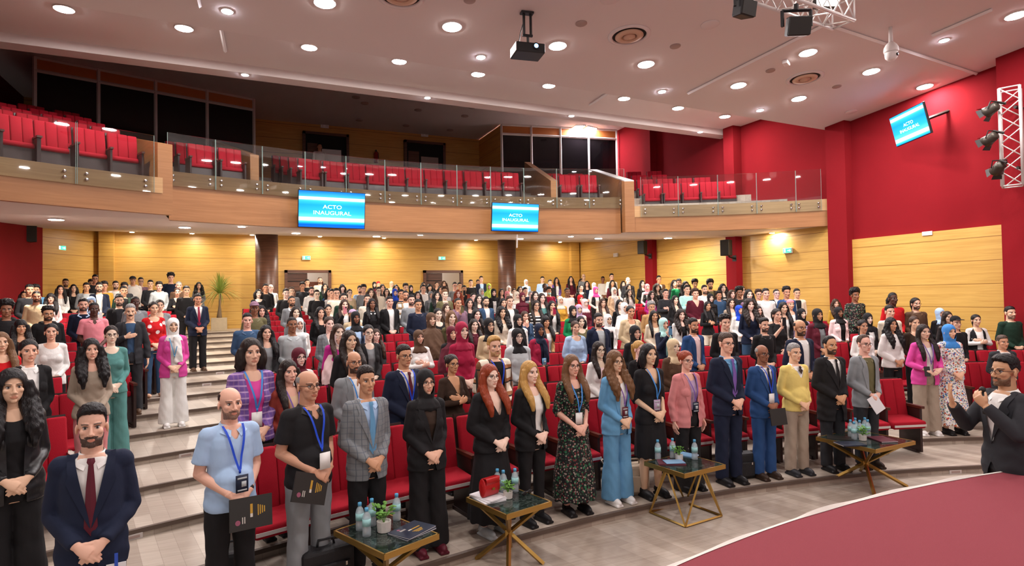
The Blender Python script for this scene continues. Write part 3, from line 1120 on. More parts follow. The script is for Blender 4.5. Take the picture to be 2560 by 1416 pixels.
def tv(c, rz, tx, w, lab, mount):
    h = w * .5625
    t = thing('television', lab, 'television', c, rz, 'event screens')
    t.rotation_euler = (tx, 0, rz)
    MB().box((0, .03, 0), (w, .05, h)).obj('casing', 'black_plastic', t, False, .008)
    k = w / 1.42
    s = MB().box((0, 0, 0), (w - .03, .004, h - .03)).obj('screen', 'screen', t)
    s.location = (0, .002, 0)
    s.scale = (1, 1, 1)
    letters('ACTO', .115 * k, 'screen_text', t, (0, -.003, .055 * k), 'lettering', sx=1.25)
    letters('INAUGURAL', .115 * k, 'screen_text', t, (0, -.003, -.075 * k), 'lettering', sx=1.25)
    mount(t)
def m1(t):
    g = BR - math.hypot(t.location.x - BX, t.location.y - BY) - .03
    MB().bar((0, .05, .0), (0, g, .0), .06).box((0, g, .0), (.3, .03, .3)).obj('bracket', 'dark_metal', t)
c1 = at_d(831, 525, 14.15)
tv(c1, math.radians(2), math.radians(9), 1.52, 'wide screen hanging on the balcony front, nearer the near wing', m1)
c2 = at_d(1289, 544, 16.0)
tv(c2, math.radians(-3), math.radians(7), 1.33, 'wide screen hanging on the balcony front above the round column', m1)
MB().bar((.08, .05, -.45), (.08, .05, -.80), .03).obj('pole', 'white_frame', [o for o in bpy.data.objects if o.name == 'television.001'][0])
c3 = at_x(2272, 314, XR - .75)
def m3(t):
    MB().bar((0, .05, 0), (.0, .92, .10), .05).box((0, .06, 0), (.3, .03, .3)).obj('bracket', 'dark_metal', t)
tv(c3, math.radians(-116), math.radians(13), 1.20, 'tilted screen on the red side wall', m3)

# exit signs
def exit_sign(p, rz, lab, green=True):
    t = thing('exit_sign', lab, 'sign', p, rz, 'lit exit signs')
    MB().box((0, .025, 0), (.30, .05, .15)).obj('box', 'white_paint', t, False, .006)
    MB().box((0, -.002, 0), (.27, .004, .12)).obj('face', 'exit_green' if green else 'white_paint', t)
    mb = MB()
    mb.box((-.08, -.005, .0), (.05, .003, .09)).box((.05, -.005, 0), (.07, .003, .02))
    mb.add([(.08, -.0065, -.035), (.08, -.0065, .035), (.12, -.0065, 0)], [(0, 1, 2)])
    mb.obj('symbol', 'exit_white' if green else 'white_frame', t)
pl = at_d(155, 620, 19.2)
exit_sign(at_d(155, 620, 18.9), math.radians(58), 'green exit sign on the angled yellow corner wall')
exit_sign(at_y(766, 645, YB - .06), 0, 'green exit sign over the first open door')
exit_sign(at_y(1105, 646, YB - .06), 0, 'green exit sign over the second open door')
exit_sign(at_x(1968, 627, XR - .13), math.radians(-90), 'green exit sign on the yellow side wall')
exit_sign(at_x(1538, 638, XR - .13), math.radians(-90), 'pale unlit sign on the yellow wall by the rear corner', False)
for i, (x, y) in enumerate(((812, 315), (1062, 337))):
    exit_sign(at_y(x, y, YB - .06), 0, ('dim exit sign over the first upper door', 'dim exit sign over the second upper door')[i], False)
o = MB().box((0, 0, 0), (.02, .22, .09)).obj('wall_sensor', 'white_paint', None, False, .006)
o.location = at_x(2318, 584, XR - .085)
tag(o, 'small white plate at the top of the yellow side panel', 'sensor')

# wall loudspeakers
def wall_speaker(p, rz, lab, s=1.0):
    t = thing('wall_loudspeaker', lab, 'speaker', p, rz, 'wall loudspeakers')
    MB().prism([(-.17 * s, -.16 * s), (.17 * s, -.16 * s), (.12 * s, .16 * s), (-.12 * s, .16 * s)], -.28 * s, .28 * s).obj('cabinet', 'black_plastic', t, False, .015)
    MB().box((0, -.162 * s, 0), (.30 * s, .01, .50 * s)).obj('grille', 'dark_metal', t)
    MB().bar((0, .1, -.30 * s), (0, .38, -.36 * s), .04).box((0, .40, -.36 * s), (.12, .03, .18)).obj('bracket', 'black_plastic', t)
wall_speaker(at_d(69, 580, 16.6), math.radians(30), 'black loudspeaker on the red pillar by the near yellow wall', 1.0)
for i in (0, 1):
    xc, yn, yf = PIL[i]
    p = at_x((1607, 1817)[i], (619, 620)[i], xc - .45)
    wall_speaker(p, math.radians(-75), ('black loudspeaker on the red pilaster near the rear corner', 'black loudspeaker on the second red pilaster')[i], .85)

# doors, upper level doors, extinguisher
def door_set(name, xa, xb, z0, zt, y, leafdark):
    t = bpy.data.objects.new(name, None)
    COL.objects.link(t)
    t.location = ((xa + xb) / 2, y, z0)
    t['kind'] = 'structure'
    w, h = xb - xa, zt - z0
    mb = MB().box((-w / 2 + .05, -.03, h / 2), (.10, .22, h)).box((w / 2 - .05, -.03, h / 2), (.10, .22, h)).box((0, -.03, h - .05), (w, .22, .10))
    mb.obj('frame', 'column_wood', t)
    return t, w, h
for i, (a, b) in enumerate(((D1a, D1b), (D2a, D2b))):
    t, w, h = door_set('door_%d' % (i + 1), a, b, tier_z(NT), DZ, YB, 1)
    lf = MB().box((-w * .235, .02, h / 2 - .05), (w * .44, .05, h - .12)).obj('leaf', 'column_wood', t)
    mb = MB()
    for k in range(5):
        mb.box((-w * .235, -.012, .25 + k * .36), (w * .40, .012, .03))
    mb.obj('rail', 'dark_gap', lf)
    o = MB().box((w * (.05 if i else .18), .75, h * .40), (w * (.42 if i else .4), .05, h * .80)).obj('inner_leaf', 'door_wood', t)
    if i:
        o.rotation_euler = (0, 0, .12)
UZ = 4.98 + .24 * 6
for i, (a, b, y) in enumerate(((756, 871, 329), (1009, 1111, 351))):
    A, Bp = at_y(a, y, YB - .04), at_y(b, y, YB - .04)
    t, w, h = door_set('door_%d' % (i + 3), A.x, Bp.x, UZ, A.z, YB - .05, 1)
    MB().box((0, .0, h / 2), (w - .2, .03, h - .1)).obj('recess', 'dark_gap', t)
    MB().box((w * .12, -.03, h * .38), (w * .42, .03, h * .72)).obj('leaf', 'white_paint' if i == 0 else 'grey_cover', t)
    MB().box((-w * .27, -.03, h * .42), (w * .26, .03, h * .8)).obj('side_leaf', 'column_wood', t)
t = thing('fire_extinguisher', 'red fire extinguisher on the upper back wall between the two doors', 'fire extinguisher', at_y(940, 392, YB - .09), 0)
MB().lathe([(.08, -.25), (.085, -.2), (.085, .12), (.05, .19), (.03, .20)], (0, 0, 0), 18).obj('cylinder', mat('ext_red', '8a1a1c', .35), t, True)
MB().box((0, 0, .235), (.05, .10, .06)).tube([(0, -.04, .22), (.08, -.05, .15), (.09, -.05, -.08)], .012, 6).obj('valve', 'black_plastic', t)

# control booths of framed dark glass at both sides of the upper level
m, nt, N, L, b = nodes_of('booth_glass')
b.inputs['Base Color'].default_value = (.006, .005, .006, 1)
b.inputs['Roughness'].default_value = .06
MATS['booth_glass'] = m
def booth(pa, pb, n, lab, side):
    a, b = Vector((pa[0], pa[1], UZ)), Vector((pb[0], pb[1], UZ))
    t = thing('control_booth', lab, 'booth', (a + b) / 2, 0, 'control booths')
    o = (a + b) / 2
    top, rail = 9.08 - UZ, 9.08 - UZ - .36
    up = Vector((0, 0, 1))
    a, b = a - o, b - o
    for k in range(n + 1):
        p = a.lerp(b, k / n)
        MB().bar(p, p + up * top, .075).obj('mullion', 'white_frame', t)
    for k in range(n):
        p, q = a.lerp(b, k / n), a.lerp(b, (k + 1) / n)
        d = (q - p).normalized() * .04
        MB().add([p + d + up * (rail + .03), q - d + up * (rail + .03), q - d + up * (top - .03), p + d + up * (top - .03)], [(0, 1, 2, 3)]).obj('panel', 'brown_panel', t)
        MB().add([p + d, q - d, q - d + up * (rail - .03), p + d + up * (rail - .03)], [(0, 1, 2, 3)]).obj('pane', 'booth_glass', t)
    MB().bar(a + up * top, b + up * top, .07).bar(a + up * rail, b + up * rail, .07).bar(a + up * .04, b + up * .04, .08).obj('rail', 'white_frame', t)
    for s in side:
        p = Vector(s) - o
        q = Vector((s[0], YB, UZ)) - o
        MB().add([p, q, q + up * top, p + up * top], [(0, 1, 2, 3)]).obj('side_wall', 'upper_wood', t)
booth((-5.2, 20.0), (.25, 21.7), 4, 'dark glazed control booth with pale frames above the near balcony wing', [(.25, 21.7, UZ)])
booth((9.1, 21.6), (13.8, 20.75), 4, 'dark glazed control booth with white frames above the far balcony seats', [(9.1, 21.6, UZ)])
# ---------------------------------------------------------------- people
# one reference figure 1.75 m tall, feet at z = 0, looking along -Y; every person is a scaled copy
VOX = .0048


def lerp(x, xs, ys):
    return float(np.interp(x, xs, ys))


BODY = dict(
    m=dict(z=[.80, .86, .95, 1.06, 1.18, 1.30, 1.38, 1.44, 1.475], rx=[.13, .154, .158, .146, .150, .158, .150, .112, .07],
           ry=[.09, .108, .115, .112, .118, .120, .105, .082, .066], sh=.158),
    f=dict(z=[.80, .86, .95, 1.06, 1.16, 1.27, 1.37, 1.43, 1.475], rx=[.13, .158, .166, .132, .128, .140, .138, .105, .060],
           ry=[.09, .112, .120, .100, .100, .118, .098, .076, .060], sh=.146))


def arms(pose, sx, s):
    """shoulder, elbow, wrist, hand direction, palm side, curl for arm s (-1 = the person's right)"""
    k = BODY[sx]['sh'] / .158
    sh = (s * .154 * k, .012, 1.405)
    if pose == 'x':
        return sh, (s * .245 * k, -.035, 1.135), (s * .012, -.185 - .02 * (s < 0), 1.165 + .03 * (s > 0)), (-s * .95, .12, .25), (0, 1, 0), .5
    if pose == 's':
        return sh, (s * .235 * k, .03, 1.12), (s * .24 * k, -.02, .87), (s * .02, -.15, -1), (-s, 0, 0), .45
    if pose == 'p' and s < 0:
        return sh, (-.225 * k, -.12, 1.165), (-.075, -.265, 1.42), (.15, -.12, 1), (.3, 1, 0), .55
    if pose == 'h' and s < 0:
        return sh, (-.265, -.05, 1.15), (-.075, -.16, 1.245), (1, -.12, .18), (0, 1, 0), .12
    if pose == 'h':
        return sh, (.24, .03, 1.12), (.25, -.04, .87), (.02, -.2, -1), (-1, 0, 0), .5
    if pose == 'w' and s < 0:
        return sh, (-.215, -.15, 1.17), (-.13, -.34, 1.36), (0, -.2, 1), (.4, .6, 0), .25
    if pose == 'w':
        return sh, (.22, -.12, 1.17), (.07, -.24, 1.375), (-.55, -.3, .75), (-.5, .8, .3), 1.0
    if pose == 'u':                                   # arms bent, hands held apart at the waist
        return sh, (s * .255 * k, .02, 1.13), (s * .12, -.19, 1.06), (-s * .75, -.35, -.35), (0, .5, -.6), .6
    return sh, (s * .206 * k, .05, 1.125), (s * .066, -.165 - .012 * (s < 0), .985), (-s * .72, -.28, -.52), (0, .8, -.35), .6


def hand(mb, wr, d, pn, s, curl, point=False):
    wr, d = Vector(wr), Vector(d).normalized()
    pn = Vector(pn)
    pn = (pn - d * pn.dot(d)).normalized()
    side = d.cross(pn).normalized()                   # across the palm
    thumb = side if side.z * 1.0 + side.y * -.2 + .01 > 0 else -side
    mb.tube([wr - d * .03, wr, wr + d * .03, wr + d * .065, wr + d * .088], [(.027, .021), (.026, .019), (.035, .017), (.039, .0155), (.034, .012)], 12, up=pn)
    for i in range(4):
        off = (-.0262 + .0175 * i)
        base = wr + d * (.080 - .006 * abs(i - 1.5)) - thumb * off * -1
        L = (.031, .040, .043, .038)[i]
        a = curl * (.55 + .08 * i)
        if point and i == 3:
            a = .05
            L *= 1.15
        p = [base]
        dd = d.copy()
        for j, ff in enumerate((1.0, .68, .52)):
            dd = (dd * math.cos(a) + pn * math.sin(a)).normalized()
            dd = dd
            p.append(p[-1] + dd * L * ff)
            pn2 = pn
        mb.tube(p, [.0095, .009, .0082, .0065], 8, up=side)
    tb = wr + d * .028 + thumb * .03
    t1 = tb + d * .03 + thumb * .022 + pn * .012 * curl
    t2 = t1 + d * .028 + thumb * .004 + pn * .022 * curl
    mb.tube([wr + d * .012 + thumb * .012, tb, t1, t2], [.014, .0135, .0105, .0085], 8, up=pn)


def head_parts(mb, sx):
    j = 1.0 if sx == 'm' else .9
    mb.ell((0, .012, 1.665), (.0755, .094, .0855), 28, 18)
    mb.ell((0, -.026, 1.602), (.0605, .0585, .088), 24, 16)
    mb.ell((0, -.030, 1.562), (.053 * j, .052, .044), 20, 12)
    mb.ell((0, -.070, 1.535), (.022 * j, .019, .018), 14, 10)
    for s in (-1, 1):
        mb.ell((s * .041, -.054, 1.610), (.021, .026, .020), 14, 10)
        mb.tube([(s * .05, -.064, 1.652), (s * .032, -.076, 1.656), (s * .014, -.082, 1.655)], [.006, .0085 * j, .007], 10, up=(0, 0, 1))
        mb.ell((s * .079, .012, 1.617), (.008, .019, .031), 12, 10, Matrix.Rotation(s * .25, 3, 'Z'))
        mb.ell((s * .0125, -.096, 1.593), (.0088, .010, .0075), 10, 8)
    mb.tube([(0, -.080, 1.650), (0, -.096, 1.620), (0, -.1085, 1.598), (0, -.098, 1.588)], [.0075, .009, .0115, .008], 12, up=(1, 0, 0))
    mb.tube([(-.023, -.078, 1.5655), (-.01, -.0865, 1.5685), (0, -.087, 1.567), (.01, -.0865, 1.5685), (.023, -.078, 1.5655)], [.003, .0058, .0052, .0058, .003], 8, up=(0, 0, 1))
    mb.tube([(-.021, -.078, 1.562), (-.01, -.0855, 1.5575), (0, -.0865, 1.5567), (.01, -.0855, 1.5575), (.021, -.078, 1.562)], [.003, .0052, .0057, .0052, .003], 8, up=(0, 0, 1))
    nk = .058 if sx == 'm' else .050
    mb.tube([(0, .022, 1.42), (0, .018, 1.48), (0, .012, 1.56), (0, .01, 1.60)], [nk * 1.12, nk, nk * .98, nk * .9], 18)


def finish_head(me, eyes=True):
    """eye sockets, eyeballs and the colouring of lips, brows and eyes"""
    co, no = vco(me).copy(), vno(me).copy()
    for s in (-1, 1):
        d2 = ((co - np.array([s * .031, -.080, 1.635])) ** 2 / np.array([.0155, .02, .0105]) ** 2).sum(1)
        co[:, 1] += .0105 * np.exp(-d2)
    setco(me, co)
    n0 = len(co)
    bm = bmesh.new()
    bm.from_mesh(me)
    for s in (-1, 1):
        geo = bmesh.ops.create_uvsphere(bm, u_segments=20, v_segments=14, radius=.0122, matrix=Matrix.Translation((s * .031, -.0642, 1.6345)) @ Matrix.Rotation(math.pi / 2, 4, 'X'))
    for f in bm.faces:
        f.smooth = True
    bm.to_mesh(me)
    bm.free()
    co = vco(me)
    R = np.zeros(len(co))
    G = np.zeros(len(co))
    B = np.zeros(len(co))
    x, y, z = np.abs(co[:, 0]), co[:, 1], co[:, 2]
    head = (y < -.03) & (z > 1.5)
    sm = lambda v, a, b: np.clip((v - a) / (b - a), 0, 1)
    lip = sm(-(((x / .0245) ** 2) + ((z - 1.5625) / .0115) ** 2), -1.25, -.7) * (y < -.070)
    R = lip * head * .85
    bz = 1.6545 + .0035 * np.sin(np.clip((x - .012) / .042, 0, 1) * 3.0)
    brow = sm(-np.abs(z - bz), -.0065, -.0028) * sm(x, .010, .015) * sm(-x, -.056, -.050) * (y < -.045)
    lash = sm(-(((x - .031) / .0165) ** 2 + ((z - 1.6375) / .0085) ** 2), -1.2, -.8) * (y < -.05) * (z > 1.6365)
    G = np.maximum(brow * .85, lash * .75) * head
    e = np.arange(len(co)) >= n0
    ex = np.stack([x - .031, y + .0642, z - 1.6345], 1) / .0122
    G[e] = 0
    R[e] = 0
    B[e] = 1
    G[e] = ((ex[e][:, 0] ** 2 + (ex[e][:, 2] - .02) ** 2) < .30).astype(float)
    G[e] = np.maximum(G[e], (ex[e][:, 2] > .42) * .9)
    col = np.stack([R, G, B, np.ones(len(co))], 1).astype(np.float32)
    at = me.color_attributes.new('feat', 'FLOAT_COLOR', 'POINT')
    at.data.foreach_set('color', col.ravel())
    return me


BODIES, HEADS = {}, {}


def body_mesh(sx, pose):
    key = (sx, pose)
    if key in BODIES:
        return BODIES[key]
    b = BODY[sx]
    mb = MB()
    head_parts(mb, sx)
    n = len(b['z'])
    mb.tube([(0, .005, b['z'][i]) for i in range(n)], [(b['rx'][i], b['ry'][i]) for i in range(n)], 24)
    mb.tube([(-b['sh'] + .02, .01, 1.405), (0, .012, 1.43), (b['sh'] - .02, .01, 1.405)], [.052, .062, .052], 14)
    if sx == 'f':
        for s in (-1, 1):
            mb.ell((s * .066, -.068, 1.245), (.064, .056, .064), 16, 12)
    for s in (-1, 1):
        mb.tube([(s * .085, .005, .90), (s * .094, 0, .70), (s * .096, -.006, .49), (s * .098, .012, .35), (s * .10, .012, .09)], [.088, .078, .055, .054, .036], 16)
        mb.ell((s * .106, -.055, .04), (.042, .118, .038), 16, 10)
        sh, el, wr, hd, pn, cu = arms(pose, sx, s)
        k = 1.0 if sx == 'm' else .84
        mb.ell(sh, (.056 * k, .056 * k, .06 * k), 14, 10)
        mb.tube([sh, (Vector(sh) + Vector(el)) / 2, el], [.05 * k, .046 * k, .040 * k], 14)
        mb.ell(el, (.041 * k, .041 * k, .041 * k), 12, 8)
        el_, wr_ = Vector(el), Vector(wr)
        mb.tube([el_, el_.lerp(wr_, .3), el_.lerp(wr_, .75), wr_], [.040 * k, .042 * k, .032 * k, .027 * k], 14)
        hand(mb, wr, hd, pn, s, cu, point=(pose == 'w' and s < 0))
    me = remesh(mb, 'body_' + sx + pose, VOX, 3, 'skin', .45)
    BODIES[key] = finish_head(me)
    return me


def head_mesh(sx='m'):
    if sx not in HEADS:
        mb = MB()
        head_parts(mb, sx)
        HEADS[sx] = remesh(mb, 'head_form', .0042, 4)
    return HEADS[sx]


def wob(co, f, seed=0.0):
    return (np.sin(co[:, 0] * f + seed) * np.sin(co[:, 1] * f * 1.13 + 1.7 + seed) * np.sin(co[:, 2] * f * .91 + .6 + seed))


def shell(name, mask, off, m='hair'):
    """a layer lying on the head where mask > 0, off metres thick"""
    hm = head_mesh()
    co, no = vco(hm), vno(hm)
    me = hm.copy()
    me.name = name
    keep = mask > .02
    setco(me, co + no * (off * mask)[:, None] - no * (.003 * (1 - mask))[:, None])
    cut(me, ~keep)
    me.materials.clear()
    me.materials.append(MATS[m])
    return me


def hairline(co, front=1.706, back=1.572, side=0.0):
    return np.interp(co[:, 1], [-.10, -.062, -.035, -.012, .022, .06, .085, .11], [front, front - .004, front - .026, 1.640, 1.662, 1.640, 1.605, back]) + .010 * np.clip((np.abs(co[:, 0]) - .036) / .02, 0, 1) * (co[:, 1] < -.03) + .003 * np.sin(co[:, 0] * 260)


HAIRS = {}


def scalp(name, base=.010, top=.012, quiff=0.0, curl=0.0, freq=90, front=1.706, fringe_only=False, back=1.572):
    hm = head_mesh()
    co = vco(hm)
    hz = hairline(co, front, back)
    m = np.clip((co[:, 2] - hz) / .010, 0, 1)
    ear = (np.abs(co[:, 0]) > .077) & (co[:, 2] < 1.652) & (co[:, 1] < .04)
    m[ear] = 0
    off = base * np.clip((co[:, 2] - hz) / .05, .35, 1) + top * np.clip((co[:, 2] - 1.69) / .05, 0, 1) + quiff * np.exp(-((co[:, 1] + .062) / .035) ** 2) * (co[:, 2] > 1.69)
    if fringe_only:
        m *= np.clip((1.712 - co[:, 2]) / .015, 0, 1) * np.clip((co[:, 1] + .014) / .03, 0, 1)
    off = off + curl * wob(co, freq) + .0025 * wob(co, 210, 2.0)
    return shell(name, m, np.maximum(off, .003))


def open_face(me, hw, hh, zc, ylim=-.005, extra=None):
    co = vco(me)
    m = ((co[:, 0] / hw) ** 2 + ((co[:, 2] - zc) / hh) ** 2 < 1) & (co[:, 1] < ylim)
    if extra is not None:
        m |= extra(co)
    return cut(me, m)


def hair_mesh(kind):
    if kind in HAIRS:
        return HAIRS[kind]
    cap = lambda mb, k=1.0: mb.ell((0, .018, 1.672), (.087 * k, .104 * k, .094 * k), 24, 16)
    if kind == 'short':
        me = scalp('hair_short', .006, .015, .004)
    elif kind == 'quiff':
        me = scalp('hair_quiff', .006, .020, .016, front=1.713)
    elif kind == 'curly':
        me = scalp('hair_curly', .017, .026, .010, .011, 120)
    elif kind == 'afro':
        me = scalp('hair_afro', .032, .036, .008, .010, 130)
    elif kind == 'crop':
        me = scalp('hair_crop', .005, .003)
    elif kind == 'recede':
        me = scalp('hair_recede', .009, .007, front=1.738)
    elif kind == 'bald':
        me = scalp('hair_fringe', .0045, 0, fringe_only=True)
    elif kind in ('bun', 'tail', 'band'):
        mb = MB()
        cap(mb, .99)
        if kind == 'bun':
            mb.ell((0, .128, 1.70), (.042, .04, .042), 14, 10)
        else:
            mb.tube([(0, .10, 1.70), (0, .15, 1.68), (.01, .155, 1.60), (.03, .13, 1.48), (.04, .11, 1.38)], [.022, .03, .034, .03, .012], 12)
        me = remesh(mb, 'hair_' + kind, .007, 3, 'hair')
        open_face(me, .074, .098, 1.612, .012, lambda c: (c[:, 2] < 1.60) & (c[:, 1] < .035) & (np.abs(c[:, 0]) > .05) & (c[:, 1] < .03) | (c[:, 2] < 1.64) & (c[:, 1] < .012))
    elif kind in ('long', 'wavy', 'fringe', 'bob', 'straight'):
        mb = MB()
        k = 1.0 if kind != 'wavy' else 1.07
        cap(mb, k)
        end = {'long': 1.24, 'wavy': 1.20, 'fringe': 1.22, 'bob': 1.475, 'straight': 1.18}[kind]
        fat = {'long': 1.0, 'wavy': 1.35, 'fringe': 1.05, 'bob': 1.05, 'straight': .85}[kind]
        zs = np.linspace(1.665, end, 8)
        for s in (-1, 1):
            pts = [(s * lerp(z, [end, 1.40, 1.52, 1.62, 1.69], [.105, .112, .096, .088, .070]) * (1 if kind != 'bob' else .94), lerp(z, [end, 1.29, 1.36, 1.42, 1.47, 1.53, 1.69], [-.165, -.165, -.14, -.092, -.045, .0, .004]) if kind != 'bob' else .004, z) for z in zs]
            mb.tube(pts, [(.030 * fat, .036 * fat), (.032 * fat, .044 * fat), (.034 * fat, .05 * fat), (.038 * fat, .05 * fat), (.038 * fat, .048 * fat), (.036 * fat, .042 * fat), (.030, .030), (.016, .018)], 14, up=(1, 0, 0))
        bz = np.linspace(1.70, end - .02, 6)
        mb.tube([(0, lerp(z, [end - .02, 1.42, 1.55, 1.70], [.115, .112, .085, .06]), z) for z in bz], [(.075, .05), (.085, .045 * fat), (.09 * fat, .04 * fat), (.105 * fat, .036 * fat), (.115 * fat, .034 * fat), (.08, .015)], 20)
        me = remesh(mb, 'hair_' + kind, .0075, 3, 'hair')
        co, no = vco(me), vno(me)
        amp = .011 if kind == 'wavy' else .003
        setco(me, co + no * (amp * wob(co * np.array([1, 1, .8]), 75) * np.clip((1.66 - co[:, 2]) / .1, .15, 1))[:, None])
        if kind == 'fringe':
            open_face(me, .060, .078, 1.588, -.005)
        else:
            open_face(me, .060, .092, 1.612, -.005)
    elif kind in ('hijab', 'khimar', 'shawl', 'turban'):
        mb = MB()
        mb.ell((0, .018, 1.664), (.090, .110, .101), 24, 16)
        if kind != 'turban':
            mb.tube([(0, .018, 1.66), (0, .006, 1.60), (0, .0, 1.54), (0, .005, 1.49), (0, .008, 1.455)], [(.088, .108), (.086, .103), (.082, .098), (.082, .088), (.098, .09)], 24)
        if kind == 'hijab':
            mb.tube([(0, .008, 1.475), (0, .0, 1.43), (0, -.004, 1.385), (0, -.006, 1.355)], [(.085, .088), (.135, .105), (.155, .118), (.13, .10)], 24)
        elif kind == 'shawl':
            mb.tube([(0, .008, 1.475), (0, .0, 1.43), (0, -.004, 1.385), (0, -.006, 1.355)], [(.085, .088), (.135, .105), (.15, .115), (.13, .10)], 24)
            mb.tube([(.02, -.115, 1.46), (.045, -.128, 1.38), (.055, -.150, 1.27), (.058, -.150, 1.15), (.06, -.140, 1.04)], [(.03, .02), (.052, .018), (.058, .018), (.060, .016), (.062, .012)], 14)
        elif kind == 'khimar':
            mb.tube([(0, .008, 1.475), (0, 0, 1.43), (0, -.005, 1.38), (0, -.012, 1.28), (0, -.03, 1.15), (0, -.045, 1.02), (0, -.045, .95)], [(.085, .088), (.15, .11), (.20, .13), (.235, .155), (.27, .185), (.285, .2), (.285, .2)], 28)
        me = remesh(mb, 'scarf_' + kind, .0075, 4, 'scarf')
        co, no = vco(me), vno(me)
        f = np.sin(np.arctan2(co[:, 0], -co[:, 1] + .02) * 9 + co[:, 2] * 14 + 1.5 * np.sin(co[:, 2] * 11)) * np.clip((1.50 - co[:, 2]) / .25, 0, 1) * .006 + np.sin(co[:, 2] * 70 + np.abs(co[:, 0]) * 90) * .0011
        setco(me, co + no * f[:, None])
        if kind == 'turban':
            open_face(me, .2, .2, 1.49, .2)
        else:
            open_face(me, .0565, .0785, 1.606, -.005)
    elif kind == 'cap':
        mb = MB()
        mb.ell((0, .012, 1.685), (.087, .105, .085), 22, 14)
        mb.ell((0, -.12, 1.695), (.07, .075, .012), 16, 8)
        me = remesh(mb, 'cap', .006, 2, 'knit')
        open_face(me, .2, .2, 1.492, .5)
    elif kind == 'beard':
        hm = head_mesh()
        co = vco(hm)
        x, y, z = np.abs(co[:, 0]), co[:, 1], co[:, 2]
        jaw = np.clip((1.575 + np.clip((y + .045) * .9, 0, .07) - z) / .01, 0, 1) * np.clip((z - 1.512) / .01, 0, 1) * np.clip((.0 - y) / .015, 0, 1) * (x < .071)
        jaw *= 1 - np.clip(1.5 - ((x / .021) ** 2 + ((z - 1.563) / .011) ** 2), 0, 1) * (y < -.06)
        ms = np.clip(1.6 - ((x / .034) ** 2 + ((z - 1.5785) / .0075) ** 2), 0, 1) * (y < -.06)
        me = shell('beard', np.maximum(jaw, np.clip(ms, 0, 1)), .0055 + .0015 * wob(co, 230))
    elif kind == 'moustache':
        hm = head_mesh()
        co = vco(hm)
        x, y, z = np.abs(co[:, 0]), co[:, 1], co[:, 2]
        ms = np.clip(1.7 - ((x / .034) ** 2 + ((z - 1.578) / .009) ** 2), 0, 1) * (y < -.06)
        me = shell('moustache', np.clip(ms, 0, 1), .008 + 0 * x)
    HAIRS[kind] = me
    return me


# clothing: torso shells by garment; (z, rx, ry) offsets over the body
GARM = {}


def torso_profile(sx, kind):
    b = BODY[sx]
    z, rx, ry = np.array(b['z']), np.array(b['rx']), np.array(b['ry'])
    if sx == 'f':
        ry = ry + .034 * np.exp(-((z - 1.24) / .08) ** 2)
    off = {'tee': .012, 'polo': .013, 'shirt': .013, 'jacket': .021, 'coat': .030, 'hoodie': .030, 'vest': .024, 'blouse': .020, 'dress': .014, 'over': .028, 'inner': .005, 'big': .06}[kind]
    hem = {'tee': .86, 'polo': .84, 'shirt': .86, 'jacket': .80, 'coat': .66, 'hoodie': .84, 'vest': .70, 'blouse': .86, 'dress': .84, 'over': .76, 'inner': .90, 'big': .84}[kind]
    zz = np.array([hem, hem + .02] + [v for v in (.70, .78, .86, .95, 1.06, 1.16, 1.25, 1.32, 1.38, 1.43, 1.462) if v > hem + .04])
    X = np.interp(zz, z, rx) + off
    Y = np.interp(zz, z, ry) + off
    hip = zz < .98
    X[hip] = np.maximum(X[hip], float(np.interp(.95, z, rx)) + off + (.0 if kind == 'inner' else .014))
    Y[hip] = np.maximum(Y[hip], float(np.interp(.95, z, ry)) + off + (.0 if kind == 'inner' else .012))
    if kind in ('jacket', 'coat', 'over', 'vest', 'big', 'hoodie') :
        w = (zz > .9) & (zz < 1.2)
        X[w] = np.maximum(X[w], float(np.interp(.95, z, rx)) + off - (.008 if sx == 'm' else .022))
        Y[w] = np.maximum(Y[w], float(np.interp(1.2, z, ry)) + off - .004)
    X[-1], Y[-1] = (.078 if sx == 'm' else .072), .076
    return zz, X, Y


def front_y(prof, x, z, off=0.0):
    zz, X, Y = prof
    a, b = float(np.interp(z, zz, X)), float(np.interp(z, zz, Y))
    return .005 - (b * math.sqrt(max(1 - (x / a) ** 2, .02)) + off)


NECK = {'tee': None, 'polo': 'v', 'shirt': None, 'hoodie': None, 'blouse': None, 'inner': None}


